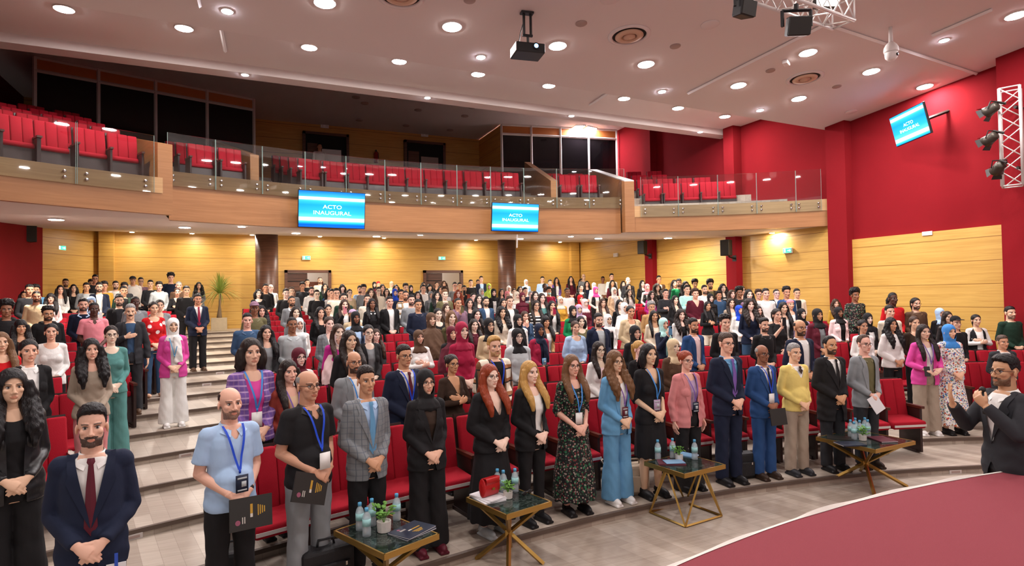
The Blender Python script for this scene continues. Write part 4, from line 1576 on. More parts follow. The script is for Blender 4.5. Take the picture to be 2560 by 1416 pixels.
def top_mesh(sx, kind, pose, neck='', belly=0.0):
    key = (sx, kind, pose, neck, belly)
    if key in GARM:
        return GARM[key]
    prof = torso_profile(sx, kind)
    zz, X, Y = prof
    mb = MB()
    mb.tube([(0, .005, z) for z in zz], [(X[i], Y[i]) for i in range(len(zz))], 32)
    if belly:
        mb.ell((0, -.05, 1.04), (.15, .115 + belly, .17), 20, 14)
    off = {'tee': .009, 'polo': .011, 'shirt': .011, 'jacket': .014, 'coat': .020, 'hoodie': .020, 'vest': .0, 'blouse': .02, 'dress': .012, 'over': .026, 'inner': 0, 'big': .04}[kind]
    if sx == 'f':
        toff = {'inner': .004, 'jacket': .016, 'coat': .02, 'over': .02, 'hoodie': .02, 'big': .04}.get(kind, .011)
        for s in (-1, 1):
            mb.ell((s * .066, -.070, 1.245), (.066 + toff, .060 + toff, .068 + toff), 16, 12)
    if kind != 'inner':
        sh0 = BODY[sx]['sh']
        mb.tube([(-sh0 + .01, .01, 1.405), (0, .012, 1.425), (sh0 - .01, .01, 1.405)], [.052 + off, .056 + off * .7, .052 + off], 14)
    if kind not in ('inner', 'vest'):
        k = 1.0 if sx == 'm' else .86
        for s in (-1, 1):
            sh, el, wr, hd, pn, cu = arms(pose, sx, s)
            sh, el, wr = Vector(sh), Vector(el), Vector(wr)
            mb.ell(sh, ((.056 * k + off),) * 3, 14, 10)
            if kind == 'polo':
                e2 = sh.lerp(el, .72)
                mb.tube([sh, sh.lerp(el, .4), e2], [.052 * k + off, .052 * k + off + .004, .053 * k + off + .008], 16)
            elif kind == 'dress':
                mb.tube([sh, el, el.lerp(wr, .12)], [.05 * k + off, .046 * k + off, .046 * k + off + .006], 16)
            else:
                puff = .016 if kind == 'blouse' else 0
                mb.tube([sh, sh.lerp(el, .5), el], [.05 * k + off, .047 * k + off + puff, .041 * k + off + puff], 16)
                mb.ell(el, ((.042 * k + off + puff),) * 3, 12, 8)
                w2 = el.lerp(wr, .97 if kind != 'blouse' else .93)
                mb.tube([el, el.lerp(wr, .45), w2], [.042 * k + off + puff, .040 * k + off + puff, .031 * k + off * .8], 16)
    if kind == 'hoodie':
        mb.tube([(-.085, -.04, 1.465), (-.10, .03, 1.48), (-.06, .10, 1.475), (0, .125, 1.465), (.06, .10, 1.475), (.10, .03, 1.48), (.085, -.04, 1.465)], [.02, .032, .042, .046, .042, .032, .02], 12, up=(0, 0, 1))
    if kind == 'big' or kind == 'tee' and neck == 'high':
        mb.tube([(0, .012, 1.44), (0, .010, 1.50)], [(.072, .074), (.066, .066)], 20)
    me = remesh(mb, 'garment_' + kind, .0085, 4, 'cloth')
    co = vco(me)
    no = vno(me)
    wr_ = .0035 * np.sin(co[:, 2] * 55 + co[:, 0] * 25 + 1.3 * np.sin(co[:, 0] * 30)) * np.clip((1.25 - co[:, 2]) / .2, .15, 1)
    setco(me, co + no * wr_[:, None])
    co = vco(me)
    ax = np.abs(co[:, 0])
    fr = (co[:, 1] < -.035)
    if neck == 'lapel':      # buttoned jacket: a V down to the button, a small opening below
        w = np.where(co[:, 2] > 1.06, .088 * (co[:, 2] - 1.06) / .40, np.clip((.93 - co[:, 2]) * .35, 0, .06))
        cut(me, fr & (ax < w))
    elif neck == 'open':     # worn open from neck to hem
        w = np.interp(co[:, 2], [.6, 1.0, 1.30, 1.46], [.075, .05, .060, .078])
        cut(me, fr & (ax < w))
    elif neck == 'v':
        cut(me, (co[:, 1] < -.02) & (ax < .075 * (co[:, 2] - 1.30) / .16) & (co[:, 2] > 1.30))
    elif neck == 'deep':
        cut(me, (co[:, 1] < -.02) & (ax < .085 * (co[:, 2] - 1.24) / .22) & (co[:, 2] > 1.24))
    elif neck == 'round':
        cut(me, (co[:, 1] < -.02) & ((ax / .092) ** 2 + ((co[:, 2] - 1.475) / .085) ** 2 < 1))
    elif neck == 'polo':
        cut(me, (co[:, 1] < -.02) & (ax < .055 * (co[:, 2] - 1.37) / .09) & (co[:, 2] > 1.37))
    if belly:
        Y2 = Y.copy()
        for i, z in enumerate(zz):
            q = 1 - ((z - 1.04) / .17) ** 2
            if q > 0:
                Y2[i] = max(Y2[i], .06 + (.115 + belly) * math.sqrt(q))
        prof = (zz, X, Y2)
    GARM[key] = (me, prof)
    return GARM[key]


def lower_mesh(sx, kind):
    key = (sx, kind)
    if key in GARM:
        return GARM[key]
    mb = MB()
    b = BODY[sx]
    hx, hy = float(np.interp(.95, b['z'], b['rx'])), float(np.interp(.95, b['z'], b['ry']))
    if kind in ('slim', 'straight', 'wide'):
        e = {'slim': (.006, .008, .010, .012), 'straight': (.012, .018, .026, .03), 'wide': (.016, .035, .06, .075)}[kind]
        mb.tube([(0, .005, 1.03), (0, .005, .95), (0, .005, .86), (0, .005, .81)], [(hx * .88, hy * .90), (hx + .012, hy + .018), (hx * .98 + .012, hy + .014), (hx * .9, hy - .01)], 24)
        for s in (-1, 1):
            mb.tube([(s * .083, .005, .90), (s * .094, 0, .70), (s * .097, 0, .49), (s * .10, .006, .30), (s * .103, .006, .06)], [.09 + e[0], .078 + e[0], .056 + e[1], .052 + e[2], .044 + e[3]], 18)
    else:
        lo = {'skirt': .46, 'gown': .16, 'robe': .05}[kind]
        fl = {'skirt': .02, 'gown': .08, 'robe': .10}[kind]
        mb.tube([(0, .005, 1.05), (0, .005, .95), (0, .005, .80), (0, .005, (lo + .8) / 2), (0, .005, lo)], [(hx * .86, hy * .92), (hx + .016, hy + .018), (hx + .022, hy + .025), (hx + .02 + fl * .6, hy + .03 + fl * .6), (hx + .01 + fl, hy + .03 + fl)], 32)
    me = remesh(mb, 'lower_' + kind, .010, 4, 'cloth')
    co, no = vco(me), vno(me)
    if kind in ('skirt', 'gown', 'robe'):
        f = .010 * np.sin(np.arctan2(co[:, 0], co[:, 1]) * 11) * np.clip((.9 - co[:, 2]) / .5, 0, 1)
    else:
        f = .0016 * np.sin(co[:, 2] * 38 + co[:, 0] * 50 + 2 * np.sin(co[:, 1] * 30)) + .0014 * np.sin(np.arctan2(co[:, 1], np.abs(co[:, 0]) - .1) * 4)
    setco(me, co + no * f[:, None])
    GARM[key] = me
    return me


def shoe_mesh(kind='shoe'):
    key = 'shoe_' + kind
    if key not in GARM:
        mb = MB()
        mb.ell((.106, -.055, .045), (.050, .132, .048), 18, 12)
        mb.box((.106, -.055, .014), (.092, .245, .026))
        mb.tube([(.103, .03, .05), (.102, .018, .10)], [.05, .045], 14)
        a = remesh(mb, 'shoe', .008, 2, 'plain')
        b_ = a.copy()
        co = vco(b_).copy()
        co[:, 0] *= -1
        setco(b_, co)
        b_.flip_normals()
        GARM[key] = (a, b_)
    return GARM[key]


def flat_part(key, build, m, solid=0.0):
    if key not in GARM:
        mb = MB()
        build(mb)
        GARM[key] = mb.mesh('piece', m, True)
    return GARM[key]


def collar_mesh(prof, key, w=.05, drop=.075, off=.010):
    def build(mb):
        for s in (-1, 1):
            la, lb = [], []
            for t in np.linspace(0, 1, 8):
                an = lerp(t, [0, 1], [2.5, .10])
                r = .066
                x, y = s * r * math.sin(an), .014 - r * math.cos(an)
                la.append((x * .98, y * .98, 1.500 - .030 * t))
                d = lerp(t, [0, .7, 1], [.045, .055, drop])
                xo = s * (r + .022) * math.sin(an) + s * .028 * t
                yo = .014 - (r + .026) * math.cos(an)
                lb.append((xo, min(yo, front_y(prof, xo, 1.5 - .03 * t - d, off)) if t > .55 else yo, 1.500 - .030 * t - d))
            mb.ribbon(la, lb)
    return flat_part(('collar', key), build, 'plain')


def lapel_mesh(prof, key, low=1.06, wid=.062, open_=False):
    def build(mb):
        for s in (-1, 1):
            la, lb, zs = [], [], np.linspace(1.472, low, 12)
            for z in zs:
                w = (.088 * (z - 1.06) / .40) if not open_ else float(np.interp(z, [.6, 1.0, 1.30, 1.46], [.075, .05, .060, .078]))
                t = (1.472 - z) / (1.472 - low)
                ww = wid * float(np.interp(t, [0, .18, .34, .36, 1], [.55, .75, .8, 1.15, .12]))
                la.append((s * (w - .004), front_y(prof, w, z, .006), z))
                lb.append((s * (w + ww), front_y(prof, w + ww, z, .012), z + .012))
            mb.ribbon(la, lb)
    return flat_part(('lapel', key), build, 'cloth')


def tie_mesh(prof, key, low=1.02):
    key = (key, low)

    def build(mb):
        zs = [1.462, 1.44, 1.425, max(1.30, low + .06), low + .05, low]
        ws = [.018, .022, .013, .024, .035, .002]
        la = [(-ws[i], front_y(prof, 0, z, .019 + (.006 if i < 2 else 0)), z) for i, z in enumerate(zs)]
        lb = [(ws[i], front_y(prof, 0, z, .019 + (.006 if i < 2 else 0)), z) for i, z in enumerate(zs)]
        mb.ribbon(la, lb)
        mc = [(0, p[1] - .008, p[2]) for p in la]
        mb.ribbon(la, mc)
        mb.ribbon(mc, lb)
    return flat_part(('tie', key), build, 'plain')


def lanyard_mesh(prof, key, low=1.16):
    def build(mb):
        for s in (-1, 1):
            la, lb = [], []
            for t in np.linspace(0, 1, 10):
                z = 1.475 - (1.475 - low) * t
                x = s * lerp(t, [0, 1], [.072, .004])
                y = front_y(prof, x, z, .022) if t > .12 else min(front_y(prof, x, z, .022), -.045)
                la.append((x - .008, y, z))
                lb.append((x + .008, y - .001, z))
            mb.ribbon(la, lb)
        y = front_y(prof, 0, low, .024)
        mb.box((0, y, low - .012), (.014, .006, .03))
    return flat_part(('lanyard', key), build, 'plain')


def badge_mesh(prof, key, low=1.16):
    def build(mb):
        y = front_y(prof, 0, low - .09, .026)
        mb.box((0, y, low - .095), (.088, .005, .128))
    return flat_part(('badge', key), build, 'plain')


def glasses_mesh():
    def build(mb):
        for s in (-1, 1):
            p = []
            for k in range(13):
                t = 2 * math.pi * k / 12
                p.append((s * .033 + .0235 * math.cos(t), -.094 + .006 * abs(math.cos(t)) * (1 if math.cos(t) * s > 0 else 0), 1.633 + .0175 * math.sin(t)))
            mb.tube(p, .0018, 6, caps=False)
            mb.tube([(s * .0565, -.087, 1.638), (s * .074, -.05, 1.64), (s * .083, .01, 1.636)], .0018, 6)
        mb.tube([(-.010, -.096, 1.636), (0, -.1, 1.638), (.010, -.096, 1.636)], .0018, 6)
    return flat_part('glasses', build, 'plain')


def phone_mesh():
    def build(mb):
        mb.box((.0, 0, 0), (.075, .009, .155))
    return flat_part('phone', build, 'plain')
TABLE = '''
230 1008 m quiff k 2 jacket navy in=white tie=burgundy B low=slim:navy row=0 H=1.8
575 968 m bald d 2 polo light_blue low=straight:black belly=.03 lan=royal_blue badge=navy neck=polo col=1 row=1 shoe=black stub
770 926 m bald g 3 polo black G low=straight:grey lan=royal_blue badge=white neck=polo row=1 shoe=black belly=.02
915 912 m short d 3 jacket grey pat=glencheck in=light_blue tie=sky_blue low=straight:black row=1 shoe=black
1065 920 f hijab black 2 jacket black in=dark_brown G low=wide:black row=1 shoe=burgundy
1225 908 f long r 1 blouse black neck=deep G low=gown:black row=1 shoe=light_grey
1325 900 f long y 1 jacket black in=white open low=slim:black row=1 shoe=black
1430 884 f long o 2 dress black_floral neck=round G low=gown:black_floral lan=bright_blue badge=white row=1 shoe=black
1538 875 f wavy o 2 jacket sky_blue in=white open low=wide:sky_blue badge=burgundy lan=purple row=1 shoe=white G
1622 857 f bob k 2 dress black neck=v low=skirt:black lan=bright_blue badge=lilac row=1 shoe=black dk
1715 875 f bun r 2 jacket dusty_pink in=lilac open low=straight:black pose=s lan=purple badge=navy G row=1 shoe=black
1815 830 m short h 2 jacket navy in=sky_blue tie=purple G low=straight:navy row=1 shoe=black
1905 862 m bald g 4 jacket blue in=white tie=navy G lan=royal_blue badge=white low=straight:blue row=1 shoe=dark_brown
1985 857 m short g 2 tee yellow neck=v in=white tie=dark_brown low=straight:taupe row=1 shoe=charcoal belly=.03
2075 838 m recede k 3 coat black in=white tie=black B low=straight:charcoal row=1 shoe=black
2160 835 m recede h 2 jacket grey in=olive G open low=straight:charcoal row=1 shoe=dark_brown
628 842 f bob d 2 shirt purple pat=violet_plaid in=hot_pink open lan=bright_blue badge=white low=slim:black row=2
722 897 f long d 2 jacket rust in=peach open lan=purple row=2
885 878 m bald d 3 jacket grey in=white open G B lan=bright_blue row=2
1010 860 m short d 3 jacket navy in=white tie=burgundy G lan=royal_blue row=2
1130 884 f bun d 3 tee dark_brown neck=deep pose=x G row=2
1235 839 m quiff y 2 over check in=black neck=open lan=royal_blue badge=bright_blue row=2 stub low=slim:charcoal
1497 852 f long d 1 shirt white in=pale_pink neck=open G row=2
1598 850 f tail y 1 tee black row=2
1684 845 f hijab beige 1 jacket brown in=brown row=2
748 867 f hijab burgundy 1 tee white G
30 920 f wavy k 2 jacket black in=black open low=wide:black row=2 mat=leather
72 846 f bun k 2 jacket black in=white open low=slim:denim col=1
128 807 f tail k 2 tee white neck=round in=white low=slim:black
228 845 f wavy k 2 tee taupe neck=round low=slim:dusty_pink
278 812 f bun d 1 tee teal neck=round G low=wide:teal shoe=cream
326 759 m short g 2 jacket charcoal in=denim open M pose=h low=straight:charcoal shoe=brown H=1.76
433 793 f shawl white 2 jacket hot_pink in=white open lan=sky_blue low=wide:white shoe=white
494 734 m short k 3 jacket navy in=white tie=crimson low=straight:black shoe=brown
52 797 f fringe k 3 jacket black in=dark_brown open
2 828 f straight o 2 tee red
120 766 m curly k 3 hoodie black G B
16 753 m afro k 4 hoodie black
91 728 m crop k 3 tee beige B
89 712 m curly k 3 tee sky_blue
74 710 m short k 3 tee charcoal
60 727 f long k 3 tee black
127 732 f fringe k 2 shirt pale_pink G
164 697 m quiff k 3 coat light_grey in=black open B
151 712 f long k 2 tee white
184 710 f long k 2 tee black
216 706 m short k 3 jacket grey in=light_grey open
228 699 m curly d 3 hoodie black
238 686 m short k 3 tee charcoal G
248 705 m short k 2 jacket navy in=white open G B
208 745 m short k 2 tee navy col=light_blue B
228 740 f hijab light_blue 2 tee white
235 756 m crop k 5 polo pink neck=polo
289 702 m short k 2 shirt white B
311 707 m curly k 3 tee charcoal
309 714 m short k 3 jacket dark_green in=black open
332 690 m cap charcoal 3 hoodie white
352 693 m short k 2 tee mauve G
376 700 m quiff k 2 tee charcoal
398 705 m curly d 2 hoodie light_grey
413 711 f long d 2 tee cream
427 684 m afro k 2 tee navy
447 704 m crop g 2 tee brown
443 719 f bun n 2 tee black neck=deep pose=x
466 714 m short k 2 tee black
497 705 f wavy k 2 tee grey
298 736 m short k 2 jacket black in=charcoal open B
338 741 m crop k 5 shirt grey
384 753 f bun d 2 tee heart
399 748 f tail d 2 jacket grey in=white open
261 704 m curly k 3 tee mustard
646 722 f bob k 1 tee black
664 709 m short k 3 hoodie black
677 711 m bald g 1 tee white
715 721 m short d 1 shirt black
729 717 m short h 2 shirt grey
729 740 m crop k 3 tee grey col=white B
739 765 f straight d 1 tee grey
730 793 m crop k 4 shirt light_grey
748 793 f hijab white 2 tee white
768 698 m short k 2 tee black
756 706 m curly k 3 tee charcoal
800 693 m crop h 2 tee cream B
812 708 f long k 2 tee dark_green
779 717 m short k 2 hoodie white B
792 724 m short d 1 shirt black G
822 720 f long k 2 tee blue
830 722 m short k 2 tee white
841 720 m short k 2 tee cream G
654 763 f wavy k 2 tee black neck=v
636 753 m cap mauve 4 shirt olive
618 782 m short k 2 shirt denim
665 811 f long k 2 jacket black in=grey open
801 766 f long k 2 tee black
820 760 f bun k 2 tee black
823 790 f tail n 1 jacket grey in=white open pat=glencheck
856 710 f fringe k 1 tee black
874 722 f tail d 1 tee beige G
900 714 m quiff k 2 tee light_blue B
909 712 m curly k 2 tee grey
859 732 m short k 2 jacket dark_green in=white open
861 747 f straight n 1 jacket black in=white open pose=p held=pink
936 704 f hijab black 1 tee black
946 703 f turban red 2 tee burgundy
956 710 f long k 2 tee burgundy
927 720 f wavy n 1 tee dark_brown
946 717 m short k 1 tee cream G
966 720 f long d 1 tee white G
979 703 f hijab beige 2 tee cream
990 711 f long k 2 tee charcoal
987 721 f hijab royal_blue 1 tee navy
1003 723 m short k 3 tee navy
1014 709 m curly d 2 tee black
1027 712 f hijab black 1 tee black
1014 727 m crop k 3 over plaid in=white open B
1028 736 m short k 2 tee grey B
974 740 m short k 2 jacket black in=white open
918 735 m short k 2 tee cream
930 745 f long k 4 shirt black col=white
889 777 f hijab black 4 vest navy in=light_blue
882 772 f turban lilac 3 jacket beige in=cream open
921 810 f bun k 1 jacket black in=grey open G
846 808 f straight n 1 tee magenta
847 822 f khimar pale_pink 2 tee black row=4
874 824 f long d 2 jacket black in=black open row=3
940 822 f straight n 1 shirt black
1045 747 m short k 3 shirt navy
1059 705 f long k 2 tee grey
1058 711 m short k 2 hoodie white
1074 709 f fringe k 2 tee black
1077 727 f hijab grey 2 tee grey
1092 704 f bun k 2 tee black
1110 702 f wavy n 2 tee brown G
1092 727 f wavy k 1 tee dark_green
1101 715 f long k 2 tee burgundy
1111 717 m curly n 2 tee white
1112 723 m short o 1 jacket olive in=taupe open
1044 728 f long d 1 tee charcoal
1137 705 m short k 2 tee grey G
1149 706 m short k 3 tee dark_brown
1160 713 m short k 3 jacket rust in=black pose=p held=black
1145 724 f wavy r 1 tee rust
1177 699 m short k 2 tee black
1195 699 m short k 3 tee white band=crimson
1203 690 m short d 2 jacket navy in=light_blue open
1204 720 f hijab light_grey 1 tee pale_pink
1222 708 f khimar lime 2 tee green
1234 721 f hijab black 1 jacket black in=white open
1183 732 f bun k 1 tee black
1174 745 f long k 2 tee black
1145 745 m crop k 3 hoodie mauve pose=p held=olive
1116 758 f long n 1 tee brown
1095 769 f bun k 1 tee black
1078 780 f khimar brown 2 tee brown
1128 775 f straight o 1 tee olive neck=round
1129 814 f khimar burgundy 2 jacket black in=black H=1.6
1155 802 f hijab crimson 1 tee crimson
1185 796 f straight d 1 shirt burgundy
1191 771 f long k 1 tee dark_brown
1215 741 m short k 2 jacket denim in=white open B
1197 735 f long k 1 tee burgundy
1223 793 f hijab black 2 tee beige G
1047 823 f hijab brown 2 tee white pose=x
1254 721 f long k 2 tee charcoal
1272 714 f hijab white 2 tee white
1268 727 f hijab pink 2 tee pale_pink
1258 745 f long k 2 tee black
1285 721 f tail n 1 tee taupe
1300 715 f long d 1 tee mauve G
1315 698 f hijab white 2 jacket light_blue in=white open
1313 718 m short k 2 tee navy
1328 727 f bun g 1 tee grey G
1338 727 f long d 1 tee olive
1292 728 f hijab cream 1 tee white
1306 730 f hijab burgundy 2 tee burgundy G
1356 691 m short k 2 shirt light_blue
1375 699 m short k 2 tee black
1391 693 f long k 3 jacket purple in=white open
1362 709 m crop k 5 shirt white
1372 718 m curly k 3 tee crimson mask=mint
1355 732 f long d 1 tee teal
1427 690 f long k 2 tee burgundy
1428 698 f khimar white 2 tee white
1418 720 m crop k 4 tee white
1401 740 f hijab cream 2 tee mustard
1274 739 m short n 2 jacket black in=white open
1340 750 f straight d 2 tee stripe G
1380 751 f straight k 2 jacket black in=white open pose=p held=crimson
1254 765 f wavy k 2 tee cream neck=round
1295 784 f shawl black 2 coat white in=black open
1312 777 f bob n 2 jacket denim in=navy pose=p
1364 788 f fringe k 3 jacket tan in=white open
1432 763 f hijab black 2 tee green
1451 736 f khimar red 1 tee red
1447 760 f hijab lilac 2 jacket cream in=lilac open
1294 819 f hijab black 1 over light_grey G
1348 807 f shawl navy 4 jacket crimson in=navy open badge=sky_blue
1438 801 f tail n 2 blouse light_blue neck=round
1459 685 m bald d 2 tee grey
1453 696 f long k 2 tee black G
1467 702 f long k 2 tee navy
1453 711 f bun k 2 tee black
1489 716 f hijab hot_pink 1 vest black in=white
1485 706 f hijab white 1 tee white
1507 691 m short k 4 tee white
1529 684 m quiff k 2 shirt white
1531 700 f long k 3 tee burgundy
1535 718 f shawl white 1 jacket peach in=white open
1558 702 f long d 1 tee white
1570 693 m bald g 1 tee charcoal
1572 709 f long k 2 tee charcoal
1573 722 f long d 1 tee white
1606 700 f long k 1 tee black
1618 709 f hijab pink 1 vest black in=white
1507 746 f long n 2 coat cream in=cream
1549 748 f straight k 1 tee black neck=round
1462 746 f hijab pale_pink 1 tee burgundy
1561 755 f khimar white 2 tee white
1576 763 f bun k 3 coat beige in=cream
1520 784 f hijab white 2 coat white in=black
1496 782 m short k 2 hoodie navy B neck=open in=light_grey
1452 789 f bob k 1 tee olive
1588 812 f hijab black 2 jacket black in=black
1628 754 m curly g 3 jacket tan in=tan
1635 775 f straight k 3 tee cream
1647 688 m short k 3 jacket brown in=white G
1643 708 f wavy d 1 tee black
1629 727 f wavy d 1 jacket magenta in=white open G
1686 699 f long k 2 tee charcoal
1697 694 m short k 2 tee green B
1714 703 f wavy k 2 tee black
1717 712 m short k 2 shirt mint pose=x
1737 700 m afro k 3 tee dark_brown
1775 689 m afro k 3 jacket dark_brown in=olive B open
1761 712 m short k 2 shirt white B
1807 709 f wavy k 1 tee stripe
1664 722 m short k 2 shirt charcoal pose=x
1688 738 f long k 1 jacket black in=cream open
1738 722 m curly n 2 tee burgundy neck=v
1776 733 f hijab black 1 tee black
1797 728 m curly k 3 hoodie denim
1769 753 f straight k 3 tee black neck=high pose=x low=straight:cream
1702 772 f wavy d 1 jacket white in=black open
1659 793 f shawl mint 2 jacket navy in=mint open pose=p held=sky_blue
1733 794 m short k 3 jacket blue in=pale_pink open B
1828 745 f long d 2 jacket taupe in=cream open
1830 724 f wavy n 1 tee dark_brown
1812 787 m curly k 2 shirt black
1848 762 f shawl royal_blue 2 shirt white
1848 719 m afro k 4 shirt black
1855 714 f bob k 2 tee white G
1872 722 f long k 1 tee mauve
1874 745 f wavy d 1 tee navy neck=v
1896 724 m curly n 2 jacket navy in=coral open G
1914 720 m short k 2 shirt white
1941 723 m crop d 1 jacket black in=white open G
1966 715 m curly k 3 shirt blue
1992 721 m short k 2 jacket cream in=black open
1976 747 f turban pink 2 jacket navy in=white open
1958 754 f long k 2 jacket black in=white open
1942 770 f tail d 2 dress black pose=p held=black
1896 764 f straight d 2 jacket black in=red open
1910 794 m quiff k 2 shirt black B
2004 770 f hijab black 1 tee lilac
1999 799 m bald d 3 jacket navy in=white open G B H=1.76
2044 770 f hijab black 3 jacket burgundy in=grey open
2137 716 m afro k 4 shirt black pat=black_floral
2089 747 f wavy n 2 tee mustard
2097 766 f hijab black 4 jacket pale_pink in=black open
2232 730 m crop k 5 tee red
2228 747 m afro k 4 jacket brown in=brown
2224 762 m short k 2 tee cream
2289 743 m tail k 2 shirt brown G B
2170 781 f hijab black 1 jacket black in=white open
2157 798 f bun k 3 tee white
2228 793 f wavy k 3 blouse white row=3
2286 789 f tail n 2 tee dark_brown
2350 769 f hijab light_blue 2 jacket black in=black
2369 777 f long d 2 jacket black in=black mat=leather
2389 789 m cap black 2 tee black
2373 809 f hijab bright_blue 2 blouse floral low=gown:floral
2440 785 f tail k 2 vest black in=white arms=white pose=x
2525 765 m short k 2 tee dark_green stub
2506 837 m short h 3 jacket charcoal in=white
2309 809 f straight d 2 jacket hot_pink in=white open pose=u lan=purple low=wide:taupe shoe=white row=2
799 358 m short k 3 tee white row=-2
2510 865 m quiff k 3 jacket charcoal in=white pose=w G stub low=straight:charcoal row=-1 H=1.86
'''
placed = []


def locate(px, py, sx, row=None, Hset=None):
    best = None
    Hd = Hset or (1.74 if sx == 'm' else 1.65)
    cands = []
    if row is not None and row <= 0:
        r = ray(px, py)
        if row == -2:
            p = at_y(px, py, YB - .45)
            return (p.x, p.y, UZ), p.z - UZ, 20
        if row == 0:
            t = (Hd - ZC) / r.z
        else:
            t = 5.1
        return (r.x * t, r.y * t, 0.0), Hd, 0
    ks = [row] if row is not None else range(2, NT + 1)
    for k in ks:
        for o in ((.27,) if k < NT else (.27, .8, 1.3, 1.8)):
            if row is not None and row == 1:
                o = .23
            p = at_r(px, py, CX, CY, RK(k) + o)
            z = tier_z(k)
            Hh = p.z - z
            pen = abs(Hh - Hd)
            for q in placed:
                dd = math.hypot(p.x - q[0], p.y - q[1])
                if dd < .40:
                    pen += (.40 - dd) * 1.5
            if p.y > 23.7 or p.x > 13.4:
                pen += 1
            if best is None or pen < best[0]:
                best = (pen, p, z, Hh, k)
    pen, p, z, Hh, k = best
    return (p.x, p.y, z), min(max(Hh, 1.48), 1.92), k


def rgb(name):
    return lin(PAL[name]) if name in PAL else lin(name)


PATTERN = ('plaid', 'check', 'stripe', 'floral', 'black_floral', 'heart', 'glencheck', 'violet_plaid')


def slot(o, m):
    o.material_slots[0].link = 'OBJECT'
    o.material_slots[0].material = MATS[m]


def variant(me, m):
    """the same mesh with another cloth on it, shared by everyone who wears it"""
    if me.materials and me.materials[0].name == m:
        return me
    key = (me.name, m)
    if key not in GARM:
        c = me.copy()
        c.materials.clear()
        c.materials.append(MATS[m])
        GARM[key] = c
    return GARM[key]


tinted('leather', .38, 8, .45, (1, 1, .7), .1, None, .5)
FOLKS = []


